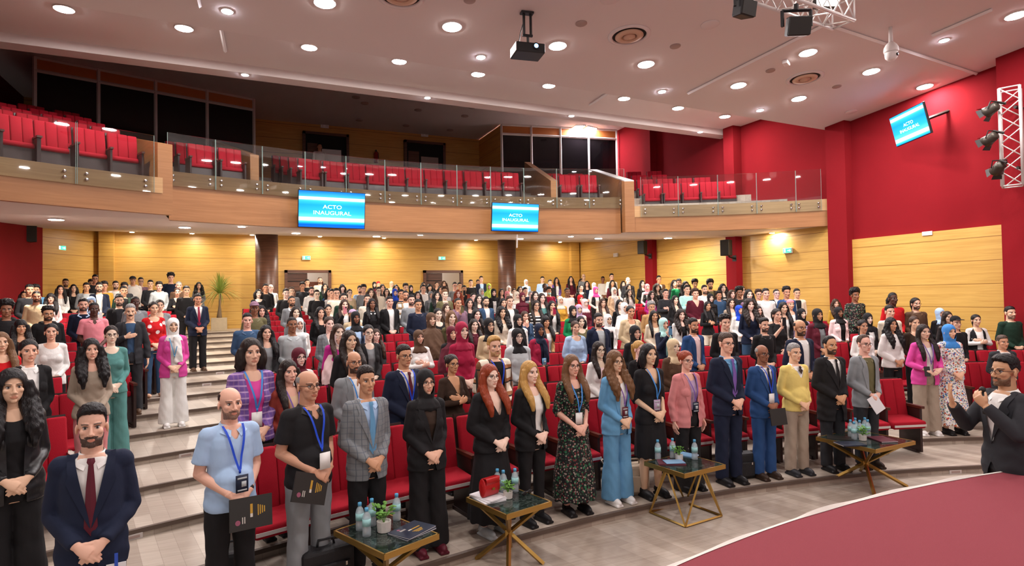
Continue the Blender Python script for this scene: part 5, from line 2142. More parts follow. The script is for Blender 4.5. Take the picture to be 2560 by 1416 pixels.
def person(line, i):
    tk = line.split()
    px, py, sx, hair, hc, sk, top, colr = float(tk[0]), float(tk[1]), tk[2], tk[3], tk[4], int(tk[5]), tk[6], tk[7]
    opt = {}
    for t in tk[8:]:
        a, _, b = t.partition('=')
        opt[a] = b if _ else True
    row = int(opt['row']) if 'row' in opt else None
    loc, Hh, k = locate(px, py, sx, row, float(opt['H']) if 'H' in opt else None)
    placed.append(loc)
    pose = opt.get('pose', 'c')
    near = k <= 6
    rnd = random.Random(i)
    sc = Hh / (1.772 if hair not in ('bald', 'crop') else 1.757)
    dx, dy = CX + rnd.uniform(-1.2, 1.2) - loc[0], CY - loc[1]
    rz = math.atan2(dy, dx) + math.pi / 2 + rnd.uniform(-.10, .10)
    if 'rz' in opt:
        rz = float(opt['rz'])
    if row == 0:
        rz = math.radians(8)
    if row == -1:
        rz = math.radians(-108)
    root = put('person', body_mesh(sx, pose), None, 0, tuple(c * rnd.uniform(.93, 1.04) for c in lin(SKINC[sk])[:3]) + (1,))
    root.location = loc
    root.rotation_euler = (0, 0, rz)
    wd = rnd.uniform(.93, 1.03) * (1.05 if 'belly' in opt else 1)
    root.scale = (sc * wd, sc * wd, sc)
    pat = opt.get('pat') or (colr if colr in PATTERN else None) or opt.get('mat')
    base = rgb(colr)
    jit = rnd.uniform(.9, 1.1)
    base = tuple(min(1, c * jit) for c in base[:3]) + (1,)

    def part(name, me, color, m=None):
        return put(name, variant(me, m) if m else me, root, 0, color)

    # garment
    neck = opt.get('neck', '')
    inner = opt.get('in')
    kind = top
    if kind in ('jacket', 'coat') and not neck:
        neck = 'open' if 'open' in opt or kind == 'coat' and 'tie' not in opt else 'lapel'
    if kind in ('over', 'vest') and inner and not neck:
        neck = 'open'
    if kind == 'shirt' and 'open' in opt:
        neck = 'open'
    if kind == 'tee' and not neck and sx == 'f' and hair not in ('hijab', 'khimar', 'shawl'):
        neck = 'round'
    belly = float(opt.get('belly', 0))
    gk = 'shirt' if kind == 'vest' else kind
    tm, prof = top_mesh(sx, kind, pose, neck, belly)
    nm = {'tee': 'sweater', 'polo': 'short_sleeve_shirt', 'shirt': 'shirt', 'jacket': 'jacket', 'coat': 'coat', 'hoodie': 'hoodie', 'vest': 'vest', 'blouse': 'blouse', 'dress': 'dress', 'over': 'overshirt', 'big': 'sweater'}[kind]
    part(nm, tm, base, pat if pat else ('knit' if kind in ('tee', 'hoodie') else None))
    ikey = None
    if inner or kind == 'vest':
        ic = rgb(inner or 'white')
        im, ip = top_mesh(sx, 'inner' if kind != 'vest' else 'shirt', pose, 'round' if (sx == 'f' and 'tie' not in opt and 'col' not in opt and hair not in ('hijab', 'khimar', 'shawl')) else '')
        part('shirt', im, ic)
        prof_i = ip
        if 'tie' in opt or (sx == 'm' and kind in ('jacket', 'coat') and near) or 'col' in opt:
            part('collar', collar_mesh(prof_i, (sx, 'inner')), ic)
    elif kind in ('shirt', 'polo') and hair not in ('hijab', 'khimar', 'shawl') or 'col' in opt:
        cc = rgb(opt['col']) if opt.get('col') in PAL else base
        part('collar', collar_mesh(prof, (sx, kind)), cc)
    if 'tie' in opt:
        part('tie', tie_mesh(ip, (sx, 'inner'), 1.36 if kind == 'tee' else 1.02), rgb(opt['tie']))
    if kind in ('jacket', 'coat') and neck in ('lapel', 'open') and (near or k < 12):
        part('lapels', lapel_mesh(prof, (sx, kind, neck), 1.06 if neck == 'lapel' else .95, .062 if kind == 'jacket' else .08, neck == 'open'), tuple(c * .92 for c in base[:3]) + (1,), pat if pat in ('glencheck', 'leather') else None)
    # below the waist
    low = opt.get('low')
    lk, lc = low.split(':') if low else ('slim', rnd.choice(['charcoal', 'black', 'denim', 'navy']))
    lm = lower_mesh(sx, lk)
    part('trousers' if lk in ('slim', 'straight', 'wide') else 'skirt', lm, rgb(lc), lc if lc in PATTERN else None)
    if near or 'shoe' in opt:
        for me in shoe_mesh():
            part('shoe', me, rgb(opt.get('shoe', 'black')))
    # head
    if hair in ('hijab', 'khimar', 'shawl', 'turban'):
        part('headscarf', hair_mesh(hair), rgb(hc))
    elif hair == 'cap':
        part('cap', hair_mesh('cap'), rgb(hc))
        part('hair', hair_mesh('crop'), lin(HAIRC['k']))
    else:
        part('hair', hair_mesh(hair), lin(HAIRC[hc]))
    hcol = lin(HAIRC[hc]) if hc in HAIRC else lin(HAIRC['k'])
    if 'B' in opt:
        part('beard', hair_mesh('beard'), tuple(.82 * a + .10 * b for a, b in zip(hcol[:3], root.color[:3])) + (1,))
    if 'stub' in opt:
        part('beard', hair_mesh('beard'), tuple(.55 * a + .3 * b for a, b in zip(hcol[:3], root.color[:3])) + (1,))
    if 'M' in opt:
        part('moustache', hair_mesh('moustache'), lin('2a211d'))
    if 'G' in opt:
        part('glasses', glasses_mesh(), lin('201a1a'))
    if 'mask' in opt:
        def bm_(mb):
            mb.ell((0, -.062, 1.563), (.056, .048, .045), 16, 12)
        part('face_mask', flat_part('mask', bm_, 'plain'), rgb(opt['mask']))
    if 'lan' in opt:
        part('lanyard', lanyard_mesh(prof, (sx, kind, belly)), rgb(opt['lan']))
    if 'badge' in opt:
        part('badge', badge_mesh(prof, (sx, kind, belly)), rgb(opt['badge']))
        if opt['badge'] != 'white' and near:
            def bp_(mb):
                y = front_y(prof, 0, 1.07, .030)
                mb.box((0, y, 1.105), (.066, .003, .012)).box((0, y, 1.018), (.066, .003, .010)).box((.012, y, 1.062), (.034, .003, .040))
            part('badge_print', flat_part(('badge_print', sx, kind, belly), bp_, 'plain'), rgb('light_grey'))
    # words for the label: clothing, pose, held things only
    cw = lambda c: c.replace('_', ' ')
    garment = {'tee': 'sweater', 'polo': 'short-sleeved shirt', 'shirt': 'shirt', 'jacket': 'leather jacket' if pat == 'leather' else 'jacket' if colr in ('denim', 'light_blue', 'olive', 'tan') else 'blazer', 'coat': 'coat', 'hoodie': 'hoodie', 'vest': 'vest', 'blouse': 'blouse', 'dress': 'dress', 'over': 'overshirt', 'big': 'sweater'}[kind]
    cname = {'black_floral': 'dark floral', 'check': 'checked brown', 'plaid': 'cream plaid', 'stripe': 'striped', 'floral': 'white floral', 'heart': 'red heart-patterned'}.get(colr, cw(colr))
    if opt.get('pat') == 'violet_plaid':
        cname = 'purple plaid'
    elif opt.get('pat') == 'glencheck':
        cname = 'checked grey'
    elif opt.get('pat') == 'black_floral':
        cname = 'dark patterned'
    d = ''
    if hair in ('hijab', 'shawl', 'turban'):
        d = cw(hc) + ' headscarf and '
    elif hair == 'khimar':
        d = 'long ' + cw(hc) + ' headscarf and '
    elif hair == 'cap':
        d = cw(hc) + ' cap and '
    d += cname + ' ' + garment
    if 'tie' in opt:
        d += ' with ' + cw(opt['tie']) + ' tie'
    elif inner and inner != colr:
        d += ' over ' + cw(inner)
    if 'G' in opt:
        d += ', glasses'
    if pose == 'x':
        d += ', arms crossed'
    if pose == 'p' and 'held' in opt:
        d += ', phone raised'
    if pose == 'h':
        d += ', hand on chest'
    if pose == 'w':
        d += ', microphone at mouth'
    if row == -2:
        d += ', standing in the first upper doorway'
    FOLKS.append(dict(o=root, d=d, x=px, y=py, opt=opt, prof=prof, k=k, sc=sc, H=Hh))
    root['category'] = 'person'
    root['group'] = 'standing audience' if row not in (0, -1, -2) else 'people by the stage'
    return root


def name_everyone():
    from collections import Counter
    cnt = Counter(f['d'] for f in FOLKS)
    uniq = [f for f in FOLKS if cnt[f['d']] == 1]
    used = Counter()
    short = lambda d: d.split(',')[0].split(' with ')[0]
    sc_ = Counter(short(f['d']) for f in FOLKS)
    anchors = [f for f in uniq if sc_[short(f['d'])] == 1 and len(short(f['d']).split()) <= 6]
    nw = lambda s: len(s.replace('-', '').split())
    for f in FOLKS:
        if cnt[f['d']] == 1:
            lab = 'person in ' + f['d']
            if nw(lab) < 6:
                lab += ', standing in the audience'
            f['o']['label'] = lab
            used[lab] += 1
            continue
        near = sorted((a for a in anchors if a is not f), key=lambda a: math.hypot(a['x'] - f['x'], 1.6 * (a['y'] - f['y'])))[:8]

        def rel(a):
            dx, dy = f['x'] - a['x'], f['y'] - a['y']
            if abs(dy) > abs(dx) * .8:
                return 'in front of' if dy > 0 else 'behind'
            return 'right of' if dx > 0 else 'left of'
        opts = []
        for a in near:
            opts.append('person in %s, %s the %s' % (f['d'], rel(a), short(a['d'])))
        for a in near:
            for b in near:
                if a is not b:
                    opts.append('person in %s, %s %s, %s %s' % (f['d'], rel(a), short(a['d']), rel(b), short(b['d'])))
        opts = [q for q in opts if nw(q) <= 16 and not used[q]]
        lab = opts[0] if opts else 'person in ' + f['d']
        used[lab] += 1
        f['o']['label'] = lab


for _i, _l in enumerate([q for q in TABLE.strip().splitlines()]):
    person(_l, _i)
name_everyone()
# ---------------------------------------------------------------- seats
mat('seat_red', '9e1526', .9, spec=.2, bump=.25, bscale=140, var=.10, vscale=3)
mat('seat_dark', '2b1714', .45)
mat('seat_wood', '4a2418', .35)
SEAT = {}


def seat_parts():
    if SEAT:
        return SEAT
    def padded(boxes, name, bev):
        mb = MB()
        for c, s, tx in boxes:
            R = Matrix.Rotation(tx, 3, 'X')
            mb.box(c, s, 0, R)
        o = mb.obj(name, 'seat_red', None, False, bev)
        dg = bpy.context.evaluated_depsgraph_get()
        me = bpy.data.meshes.new_from_object(o.evaluated_get(dg), depsgraph=dg)
        bpy.data.objects.remove(o)
        me.polygons.foreach_set('use_smooth', [True] * len(me.polygons))
        return me
    tb = math.radians(-10)
    SEAT['backrest'] = padded([((-.168, .0, .74), (.164, .10, .56), tb), ((0, -.004, .74), (.172, .104, .56), tb), ((.168, .0, .74), (.164, .10, .56), tb)], 'backrest', .022)
    SEAT['seat'] = padded([((0, -.21, .45), (.50, .42, .11), math.radians(6))], 'seat', .03)
    SEAT['folded'] = padded([((0, -.12, .50), (.49, .12, .09), math.radians(-8))], 'seat', .03)
    SEAT['shell'] = MB().box((0, .068, .66), (.52, .03, .74), 0, Matrix.Rotation(tb, 3, 'X')).mesh('shell', 'seat_dark')
    SEAT['edge'] = MB().box((0, -.422, .425), (.48, .012, .03)).mesh('edge', 'white_frame')
    SEAT['under'] = MB().box((0, -.18, .40), (.46, .36, .03)).mesh('under', 'seat_dark')
    SEAT['apron'] = MB().box((0, -.15, .28), (.50, .04, .40), 0, Matrix.Rotation(math.radians(-8), 3, 'X')).mesh('apron', 'seat_dark')
    for s in (-1, 1):
        mb = MB()
        mb.box((s * .263, -.10, .33), (.035, .40, .62)).box((s * .263, -.06, .02), (.06, .34, .04))
        SEAT['side%d' % s] = mb.mesh('side', 'seat_dark')
        SEAT['arm%d' % s] = MB().box((s * .263, -.13, .655), (.055, .42, .035)).mesh('armrest', 'seat_wood')
    return SEAT


def make_seat(loc, rz, lab, grp, down, end=None):
    P = seat_parts()
    t = thing('auditorium_seat', lab, 'seat', loc, rz, grp)
    put('backrest', P['backrest'], t)
    put('back_shell', P['shell'], t)
    if down:
        s = put('seat_cushion', P['seat'], t)
        put('trim', P['edge'], s)
        put('underside', P['under'], s)
    else:
        put('seat_cushion', P['folded'], t)
        put('underside', P['apron'], t)
    put('side_panel', P['side-1'], t)
    put('armrest', P['arm-1'], t)
    if end:
        put('side_panel', P['side1'], t)
        put('armrest', P['arm1'], t)
    return t


# places where the photo shows nothing of a seat: (row, block): positions
SEATS_OFF = {(2, 0): [0, 1, 2, 3, 4, 5, 6, 7], (2, 1): [0, 2, 3, 8, 9, 10, 15], (2, 2): [0, 1, 2, 3], (3, 0): [1, 2, 3, 4, 5, 6, 7], (3, 1): [0, 6, 10, 12], (3, 2): [0, 4], (4, 0): [1, 2, 3, 4, 5, 6], (4, 1): [7, 8, 12, 15], (4, 2): [1, 2], (5, 0): [2, 3, 4, 5, 6], (5, 1): [0, 3, 5, 6, 7, 11, 14, 15], (5, 2): [0, 1, 3, 4, 5], (6, 0): [2, 3, 4, 5, 6], (6, 1): [0, 1, 3, 6, 7, 8, 9, 10, 12, 13, 15], (6, 2): [0, 1, 2, 3, 4], (7, 0): [2, 3, 4, 5, 6], (7, 1): [0, 1, 3, 6, 7, 8, 9, 10, 11, 15], (7, 2): [1, 2, 3], (8, 0): [3, 4, 5, 6], (8, 1): [0, 3, 4, 5, 7, 8, 9, 10, 11, 12, 14], (8, 2): [0, 1, 2, 3], (9, 0): [0, 1, 3, 4, 5, 6], (9, 1): [0, 3, 4, 5, 6, 7, 8, 9, 10, 11, 12, 13, 14, 15], (9, 2): [0, 1, 2, 3, 4], (10, 0): [0, 1, 2, 4, 5, 6], (10, 1): [0, 3, 4, 5, 6, 7, 8, 9, 10, 12, 13, 14, 15], (10, 2): [0, 1, 2, 3], (11, 0): [0, 1, 2, 4, 5, 6], (11, 1): [0, 3, 4, 5, 6, 7, 8, 9, 10, 11, 12, 13, 14, 15], (11, 2): [0, 1, 2, 4, 5], (12, 0): [1, 3, 5, 6], (12, 1): [3, 4, 5, 6, 7, 8, 9, 10, 11, 12, 13, 14], (12, 2): [0, 1, 3, 4], (13, 0): [2, 3, 5], (13, 1): [2, 3, 4, 5, 6, 7, 8, 9, 10, 11, 12, 13, 14], (13, 2): [0, 1, 2, 3, 4, 5]}
ORD = ['first', 'second', 'third', 'fourth', 'fifth', 'sixth', 'seventh', 'eighth', 'ninth', 'tenth', 'eleventh', 'twelfth', 'thirteenth', 'fourteenth', 'fifteenth', 'sixteenth', 'seventeenth', 'eighteenth']
for k in range(1, 14):
    R = RK(k) + (.84 if k > 1 else .95)
    for blk, (xa, xb) in enumerate(((-5.6, -1.62), (-.12, 8.95), (10.15, 13.6))):
        if blk != 1 and k < 2:
            continue
        a0, a1 = math.asin((xa - CX) / R), math.asin((xb - CX) / R)
        n = int((a1 - a0) * R / .57)
        for i in range(n):
            if i in SEATS_OFF.get((k, blk), ()):
                continue
            a = (a0 + (i + .5) * .57 / R) if blk < 2 else (a1 - (i + .5) * .57 / R)
            if blk == 0:
                a = a1 - (i + .5) * .57 / R
            x, y = CX + R * math.sin(a), CY + R * math.cos(a)
            if x > 13.05 and y < 7.0:
                continue
            own = ('near', 'middle', 'far')[blk]
            who = 'aisle steps' if blk != 2 else 'red wall'
            lab = 'red padded seat, %s row of the %s block, %s from its %s end' % (ORD[k - 1], own, ORD[i], ('aisle', 'aisle', 'wall')[blk])
            t = make_seat((x, y, tier_z(k)), -a, lab, 'red auditorium seats on the %s block' % own, k <= 4, i == n - 1 or i == 0)
            t['seat_id'] = '%d,%d,%d' % (k, blk, i)

BSEAT_OFF = {(0, 2): [0], (0, 3): [0], (0, 4): [0, 1], (1, 2): [1], (2, 1): [4, 5, 9], (2, 2): [1, 2, 3, 6, 8, 10], (2, 3): [1, 2, 5, 8], (4, 1): [5, 6], (4, 2): [4, 5, 6], (4, 3): [3, 4, 5, 6]}
rows = (((38, 127, 224, 306), 14.25 + .72, 4.67, 5, 'near wing'),
        ((500, 575), 16.1, 4.98, 3, 'inner near block'),
        ((772, 833, 889, 938, 988, 1036, 1083, 1133, 1182, 1230, 1275), 16.2, 4.98, 4, 'middle block'),
        ((1418, 1470), 16.4, 4.98, 3, 'inner far block'),
        ((1627, 1677, 1724, 1770, 1816, 1865, 1925), 16.7, 4.75, 4, 'far wing'))
for b_, (pxs, R, z, nr, nm_) in enumerate(rows):
    angs = []
    for px in pxs:
        q = at_r(px, 420, BX, BY, R)
        angs.append(math.atan2(q.x - BX, q.y - BY))
    for j in range(nr):
        for i, a in enumerate(angs):
            if i in BSEAT_OFF.get((b_, j), ()):
                continue
            Rj = R + 1.05 * j
            if BX + Rj * math.sin(a) > 13.4:
                continue
            t = make_seat((BX + Rj * math.sin(a), BY + Rj * math.cos(a), z + (.24 if z > 4.8 else .34) * j), -a,
                          'empty red balcony seat, %s row of the %s, %s from the near side' % (ORD[j], nm_, ORD[i]), 'empty red seats on the balcony', False, i in (0, len(angs) - 1))
            t['bseat_id'] = '%d,%d,%d' % (b_, j, i)

# ---------------------------------------------------------------- side tables and what stands on them
m, nt, N, L, b = nodes_of('marble')
tc, nz, cr = N.new('ShaderNodeTexCoord'), N.new('ShaderNodeTexNoise'), N.new('ShaderNodeValToRGB')
nz.inputs['Scale'].default_value = 6
nz.inputs['Detail'].default_value = 8
nz.inputs['Distortion'].default_value = 2.2
L.new(tc.outputs['Object'], nz.inputs['Vector'])
E = cr.color_ramp.elements
E[0].position, E[0].color = .44, lin('1d2622')
E[1].position, E[1].color = .60, lin('2a352f')
e = E.new(.515)
e.color = lin('4c5752')
e = E.new(.49)
e.color = lin('202a26')
e = E.new(.54)
e.color = lin('222c28')
L.new(nz.outputs['Fac'], cr.inputs[0])
L.new(cr.outputs[0], b.inputs['Base Color'])
b.inputs['Roughness'].default_value = .12
MATS['marble'] = m
# name, picture corners of the table top, leg style
TZ = .56


def table(q, lab, legs, ztop=TZ):
    pts = [at_z(x, y, ztop) for x, y in q]
    c = sum(pts, Vector()) / 4
    e1, e2 = (pts[1] - pts[0] + pts[2] - pts[3]) / 2, (pts[3] - pts[0] + pts[2] - pts[1]) / 2
    rz = math.atan2(e1.y, e1.x)
    w, d = min(max(e1.length, .5), .8), min(max(e2.length, .5), .8)
    t = thing('side_table', lab, 'table', (c.x, c.y, 0), rz, 'small marble side tables')
    MB().box((0, 0, ztop - .012), (w - .01, d - .01, .024)).obj('marble_top', 'marble', t)
    mb = MB()
    for s in (-1, 1):
        mb.box((0, s * d / 2, ztop - .02), (w + .012, .014, .045)).box((s * w / 2, 0, ztop - .02), (.014, d + .012, .045))
    mb.obj('rim', 'gold', t)
    hx, hy, h = w / 2 - .03, d / 2 - .03, ztop - .03
    if legs == 'x':
        for sx, sy in ((-1, -1), (1, -1), (1, 1), (-1, 1)):
            k = .9
            MB().bar((sx * hx * k, sy * hy * k, h), (-sx * hx * k, -sy * hy * k, .0), .03).obj('leg', 'gold', t)
        MB().bar((0, 0, h / 2 - .03), (0, 0, h / 2 + .03), .06).obj('hub', 'gold', t)
    else:
        mb = MB()
        C = [(-hx, -hy), (hx, -hy), (hx, hy), (-hx, hy)]
        for i in range(4):
            a, b2 = C[i], C[(i + 1) % 4]
            mid = ((a[0] + b2[0]) / 2, (a[1] + b2[1]) / 2)
            MB().bar((a[0], a[1], .012), (mid[0] * .95, mid[1] * .95, h), .018).bar((b2[0], b2[1], .012), (mid[0] * .95, mid[1] * .95, h), .018).obj('leg', 'gold', t)
            mb.bar((a[0], a[1], .012), (b2[0], b2[1], .012), .018)
        mb.obj('base_frame', 'gold', t)
    return t, rz, c


table(((868, 1325), (985, 1275), (1078, 1348), (927, 1390)), 'marble side table nearest the viewer with potted sprig and dark brochures', 'x')
table(((1192, 1243), (1290, 1210), (1362, 1262), (1240, 1290)), 'marble side table carrying the red handbag, on crossed golden legs', 'x')
table(((1632, 1152), (1735, 1132), (1786, 1165), (1690, 1190)), 'marble side table on a golden geometric wire frame', 'w')
table(((2076, 1096), (2180, 1068), (2243, 1112), (2150, 1122)), 'marble side table with the most bottles, near the stage edge', 'x')

m, nt, N, L, b = nodes_of('clear_plastic')
N.remove(b)
tr, gl, mx, df, mx2 = N.new('ShaderNodeBsdfTransparent'), N.new('ShaderNodeBsdfGlossy'), N.new('ShaderNodeMixShader'), N.new('ShaderNodeBsdfDiffuse'), N.new('ShaderNodeMixShader')
tr.inputs[0].default_value = (.86, .94, .97, 1)
gl.inputs['Roughness'].default_value = .08
df.inputs[0].default_value = (.75, .85, .9, 1)
mx.inputs[0].default_value = .22
mx2.inputs[0].default_value = .30
L.new(tr.outputs[0], mx.inputs[1])
L.new(gl.outputs[0], mx.inputs[2])
L.new(mx.outputs[0], mx2.inputs[1])
L.new(df.outputs[0], mx2.inputs[2])
L.new(mx2.outputs[0], N['Material Output'].inputs[0])
MATS['clear_plastic'] = m
mat('cap_blue', '5aaad6', .4)
mat('label_teal', '9ccfd0', .5, var=.25, vscale=60)
mat('pot_white', 'cfcac2', .7, var=.15, vscale=30)
mat('leaf_green', '5f9436', .6, var=.3, vscale=20)
mat('paper_white', 'e2e0e2', .8)
mat('cover_navy', '1b2538', .45)
mat('cover_dark', '23221f', .45)
mat('cover_blue', '7fa9cc', .45)
mat('cover_wine', '5b2433', .45)
mat('print_gold', 'b98f2e', .5)
mat('print_white', 'cfc9c0', .5)
mat('print_pink', '8f4c63', .5)
mat('red_leather', 'b3181c', .35, bump=.1, bscale=60)
mat('bag_black', '17171a', .7, bump=.25, bscale=90)
mat('bag_beige', 'b3a18a', .8)
BOT = {}


def bottle(px, py, lab, grp, z=TZ):
    """py: foot of the bottle"""
    p = at_z(px, py, z)
    t = thing('water_bottle', lab, 'bottle', p, 0, grp)
    if not BOT:
        BOT['b'] = MB().lathe([(.028, 0), (.033, .008), (.033, .06), (.030, .07), (.033, .08), (.033, .145), (.026, .172), (.013, .19), (.013, .20)], (0, 0, 0), 20).mesh('bottle', 'clear_plastic', True)
        BOT['l'] = MB().lathe([(.0338, .085), (.0338, .140)], (0, 0, 0), 20).mesh('label', 'label_teal', True)
        BOT['c'] = MB().lathe([(.0155, .196), (.0155, .220), (.013, .223)], (0, 0, 0), 16).mesh('cap', 'cap_blue', True)
    put('body', BOT['b'], t)
    put('label', BOT['l'], t)
    put('cap', BOT['c'], t)


for x, y, l in ((900, 1327, 'water bottle at the outer corner of the nearest table'), (917, 1342, 'water bottle standing in front of the other two on the nearest table'), (930, 1316, 'water bottle beside the sprig on the nearest table'), (992, 1302, 'lone water bottle behind the brochures on the nearest table')):
    bottle(x, y, l, 'water bottles on the nearest table')
for x, y, l in ((1244, 1232, 'water bottle directly behind the red handbag'), (1259, 1236, 'water bottle between handbag and sprig'), (1288, 1231, 'water bottle right of the sprig on the handbag table')):
    bottle(x, y, l, 'water bottles on the handbag table')
for x, y, l in ((1645, 1150, 'water bottle at the near corner of the wire frame table'), (1682, 1146, 'water bottle beside the sprig on the wire frame table'), (1737, 1150, 'water bottle at the far end of the wire frame table')):
    bottle(x, y, l, 'water bottles on the wire frame table')
for i, (x, y) in enumerate(((2127, 1094), (2136, 1100), (2139, 1089), (2150, 1096), (2163, 1088), (2170, 1094))):
    bottle(x, y, '%s water bottle of the cluster on the table by the stage edge' % ORD[i], 'water bottles on the table by the stage')


def sprig(px, py, s, lab, seed):
    p = at_z(px, py, TZ)
    t = thing('potted_sprig', lab, 'plant', p, seed, 'potted sprigs on the side tables')
    MB().lathe([(.032 * s, 0), (.042 * s, .005), (.046 * s, .07 * s), (.038 * s, .07 * s), (.03 * s, .06 * s)], (0, 0, 0), 10).obj('pot', 'pot_white', t)
    rn = random.Random(seed)
    mb = MB()
    for i in range(34):
        a, r, h = rn.uniform(0, 6.28), rn.uniform(.01, .075) * s, rn.uniform(.08, .17) * s
        q = Vector((r * math.cos(a), r * math.sin(a), h))
        R = Matrix.Rotation(a, 3, 'Z') @ Matrix.Rotation(rn.uniform(-.9, .6), 3, 'Y')
        mb.ell(q, (.020 * s, .012 * s, .004 * s), 8, 6, R)
    mb.obj('foliage', 'leaf_green', t, True)
    mb = MB()
    for i in range(7):
        a = i * .9
        mb.tube([(0, 0, .05 * s), (.03 * s * math.cos(a), .03 * s * math.sin(a), .13 * s)], .002, 5)
    mb.obj('stem', 'leaf_green', t)


sprig(960, 1330, 1.25, 'leafy green sprig in a white pot on the nearest table', 1)
sprig(1270, 1247, .95, 'leafy green sprig in a white pot beside the red handbag', 2)
sprig(1698, 1152, .95, 'leafy green sprig in a white pot on the wire frame table', 3)
sprig(2157, 1102, 1.0, 'leafy green sprig among the bottles on the table by the stage', 4)


def booklet(p, w, h, th, rz, cover, lab, grp, printed=True, tilt=None, pages=True):
    t = thing('brochure', lab, 'brochure', p, rz, grp)
    if tilt is not None:
        t.rotation_euler = tilt
    if pages:
        MB().box((0, 0, th / 2), (w * .985, h * .985, th * .8)).obj('pages', 'paper_white', t)
    mb = MB().box((0, 0, th), (w, h, .0022)).box((0, 0, .0011), (w, h, .0022)).box((-w / 2, 0, th / 2), (.003, h, th))
    c = mb.obj('cover', cover, t)
    if printed:
        k = th + .0018
        MB().box((.0, h * .12, k), (w * .06, h * .30, .001)).obj('stripe', 'print_gold', c)
        MB().box((.0, -h * .08, k), (w * .06, h * .12, .001)).obj('stripe', 'print_white', c)
        mb = MB()
        for i in range(4):
            mb.box((w * (.16 + .05 * i), h * .05, k), (w * .025, h * (.34 - .05 * i), .001))
        mb.obj('printed_line', 'print_gold', c)
        MB().lathe([(w * .06, k - .001), (w * .06, k)], (-w * .32, -h * .25, 0), 14).obj('emblem', 'print_pink', c)
        mb = MB()
        for i in range(2):
            mb.box((-w * (.16 + .05 * i), -h * .2, k), (w * .02, h * .2, .001))
        mb.obj('printed_line', 'print_white', c)
    return t


p = at_z(1030, 1330, TZ)
for i in range(2):
    booklet((p.x, p.y - .005, TZ + .011 * i), .23, .31, .010, math.radians(-62 + 6 * i), 'cover_navy', ('lower navy brochure of the pair on the nearest table', 'upper navy brochure with golden print on the nearest table')[i], 'navy brochures on the nearest table', i == 1)
p = at_z(1222, 1246, TZ)
for i in range(3):
    booklet((p.x - .01 + .008 * i, p.y, TZ + .010 * i), .22, .30, .009, math.radians(8 + 7 * i), 'paper_white', ('lowest', 'middle', 'topmost')[i] + ' white paper booklet under the red handbag', 'white booklets under the handbag', False)
p = at_z(1678, 1158, TZ)
booklet((p.x, p.y, TZ), .21, .29, .012, math.radians(60), 'cover_wine', 'wine red booklet on the wire frame table', 'booklets on the wire frame table', False)
p = at_z(1685, 1159, TZ)
booklet((p.x, p.y, TZ + .016), .15, .21, .004, math.radians(70), 'cover_blue', 'pale blue leaflet lying on the wine red booklet', 'booklets on the wire frame table', False)
p = at_z(1718, 1139, TZ)
booklet((p.x, p.y, TZ), .15, .21, .010, math.radians(20), 'cover_blue', 'pale blue leaflet behind the sprig on the wire frame table', 'booklets on the wire frame table', False)
for i, (x, y, rz, c, l) in enumerate(((2100, 1097, 40, 'cover_dark', 'dark folder overhanging the near corner of the table by the stage'), (2125, 1112, 70, 'cover_navy', 'navy brochure at the front of the table by the stage'), (2205, 1101, -20, 'cover_wine', 'open wine red booklet at the far end of the table by the stage'))):
    p = at_z(x, y, TZ)
    booklet((p.x, p.y, TZ + .002 * i), .21, .29, .012, math.radians(rz), c, l, 'brochures on the table by the stage', False)
# red handbag
p = at_z(1224, 1240, TZ + .03)
t = thing('handbag', 'glossy red leather handbag standing on white booklets', 'handbag', p, math.radians(20))
def bag_body(mb):
    mb.tube([(-.10, 0, .085), (-.09, 0, .085), (.09, 0, .085), (.10, 0, .085)], [(.02, .04), (.045, .085), (.045, .085), (.02, .04)], 20, up=(0, 0, 1))
mb = MB()
bag_body(mb)
put('body', remesh(mb, 'bag', .005, 3, 'red_leather'), t)
mb = MB()
la, lb = [], []
for s in np.linspace(-.7, 2.3, 12):
    la.append((-.085 * (1 - .08 * max(0, s)), -.049 * math.cos(s - .75) - .004 if s > -.2 else .02, .095 + .08 * math.cos(s) if s < 1.2 else .095 + .08 * math.cos(1.2) - .045 * (s - 1.2)))
    lb.append((.085 * (1 - .08 * max(0, s)), la[-1][1], la[-1][2]))
mb.ribbon(la, lb)
mb.obj('flap', 'red_leather', t, True)
MB().tube([(.10, 0, .12), (.16, .02, .10), (.17, .08, .03), (.16, .16, .01)], .006, 6).obj('strap', 'red_leather', t, True)
MB().box((0, -.056, .075), (.03, .006, .02)).obj('clasp', 'gold', t)
p = at_z(1318, 1238, TZ)
t = thing('sunglasses', 'dark folded sunglasses at the far corner of the handbag table', 'sunglasses', p, .4)
for s in (-1, 1):
    MB().ell((s * .035, 0, .022), (.03, .006, .022), 14, 8).obj('lens', 'black_plastic', t, True)
MB().bar((-.07, .0, .03), (.07, 0, .03), .006).bar((-.06, .02, .02), (.07, .05, .01), .006).obj('frame', 'black_plastic', t)

# bags on the floor
def floor_bag(px, py, d, w, h, dp, rz, m, lab, z, handle=True):
    p = at_z(px, py, z)
    t = thing('briefcase' if dp < .22 else 'backpack', lab, 'bag', p, rz, None)
    MB().box((0, 0, h / 2), (w, dp, h)).obj('body', m, t, False, .03)
    MB().box((0, -dp / 2 - .012, h * .40), (w * .8, .03, h * .55)).obj('front_pocket', m, t, False, .012)
    MB().tube([(-.07, 0, h - .01), (-.06, 0, h + .05), (.06, 0, h + .05), (.07, 0, h - .01)], .011, 8).obj('handle', m, t, True)
    MB().box((w * .3, -dp / 2 - .030, h * .62), (.015, .006, .03)).obj('zip_pull', 'chrome', t)
floor_bag(815, 1470, 5, .42, .34, .2, math.radians(12), 'bag_black', 'black laptop bag on the floor before the grey-trousered person', HR)
floor_bag(1845, 1196, 7.4, .44, .32, .16, math.radians(-8), 'bag_black', 'black briefcase standing between two suited people of the front row', HR)
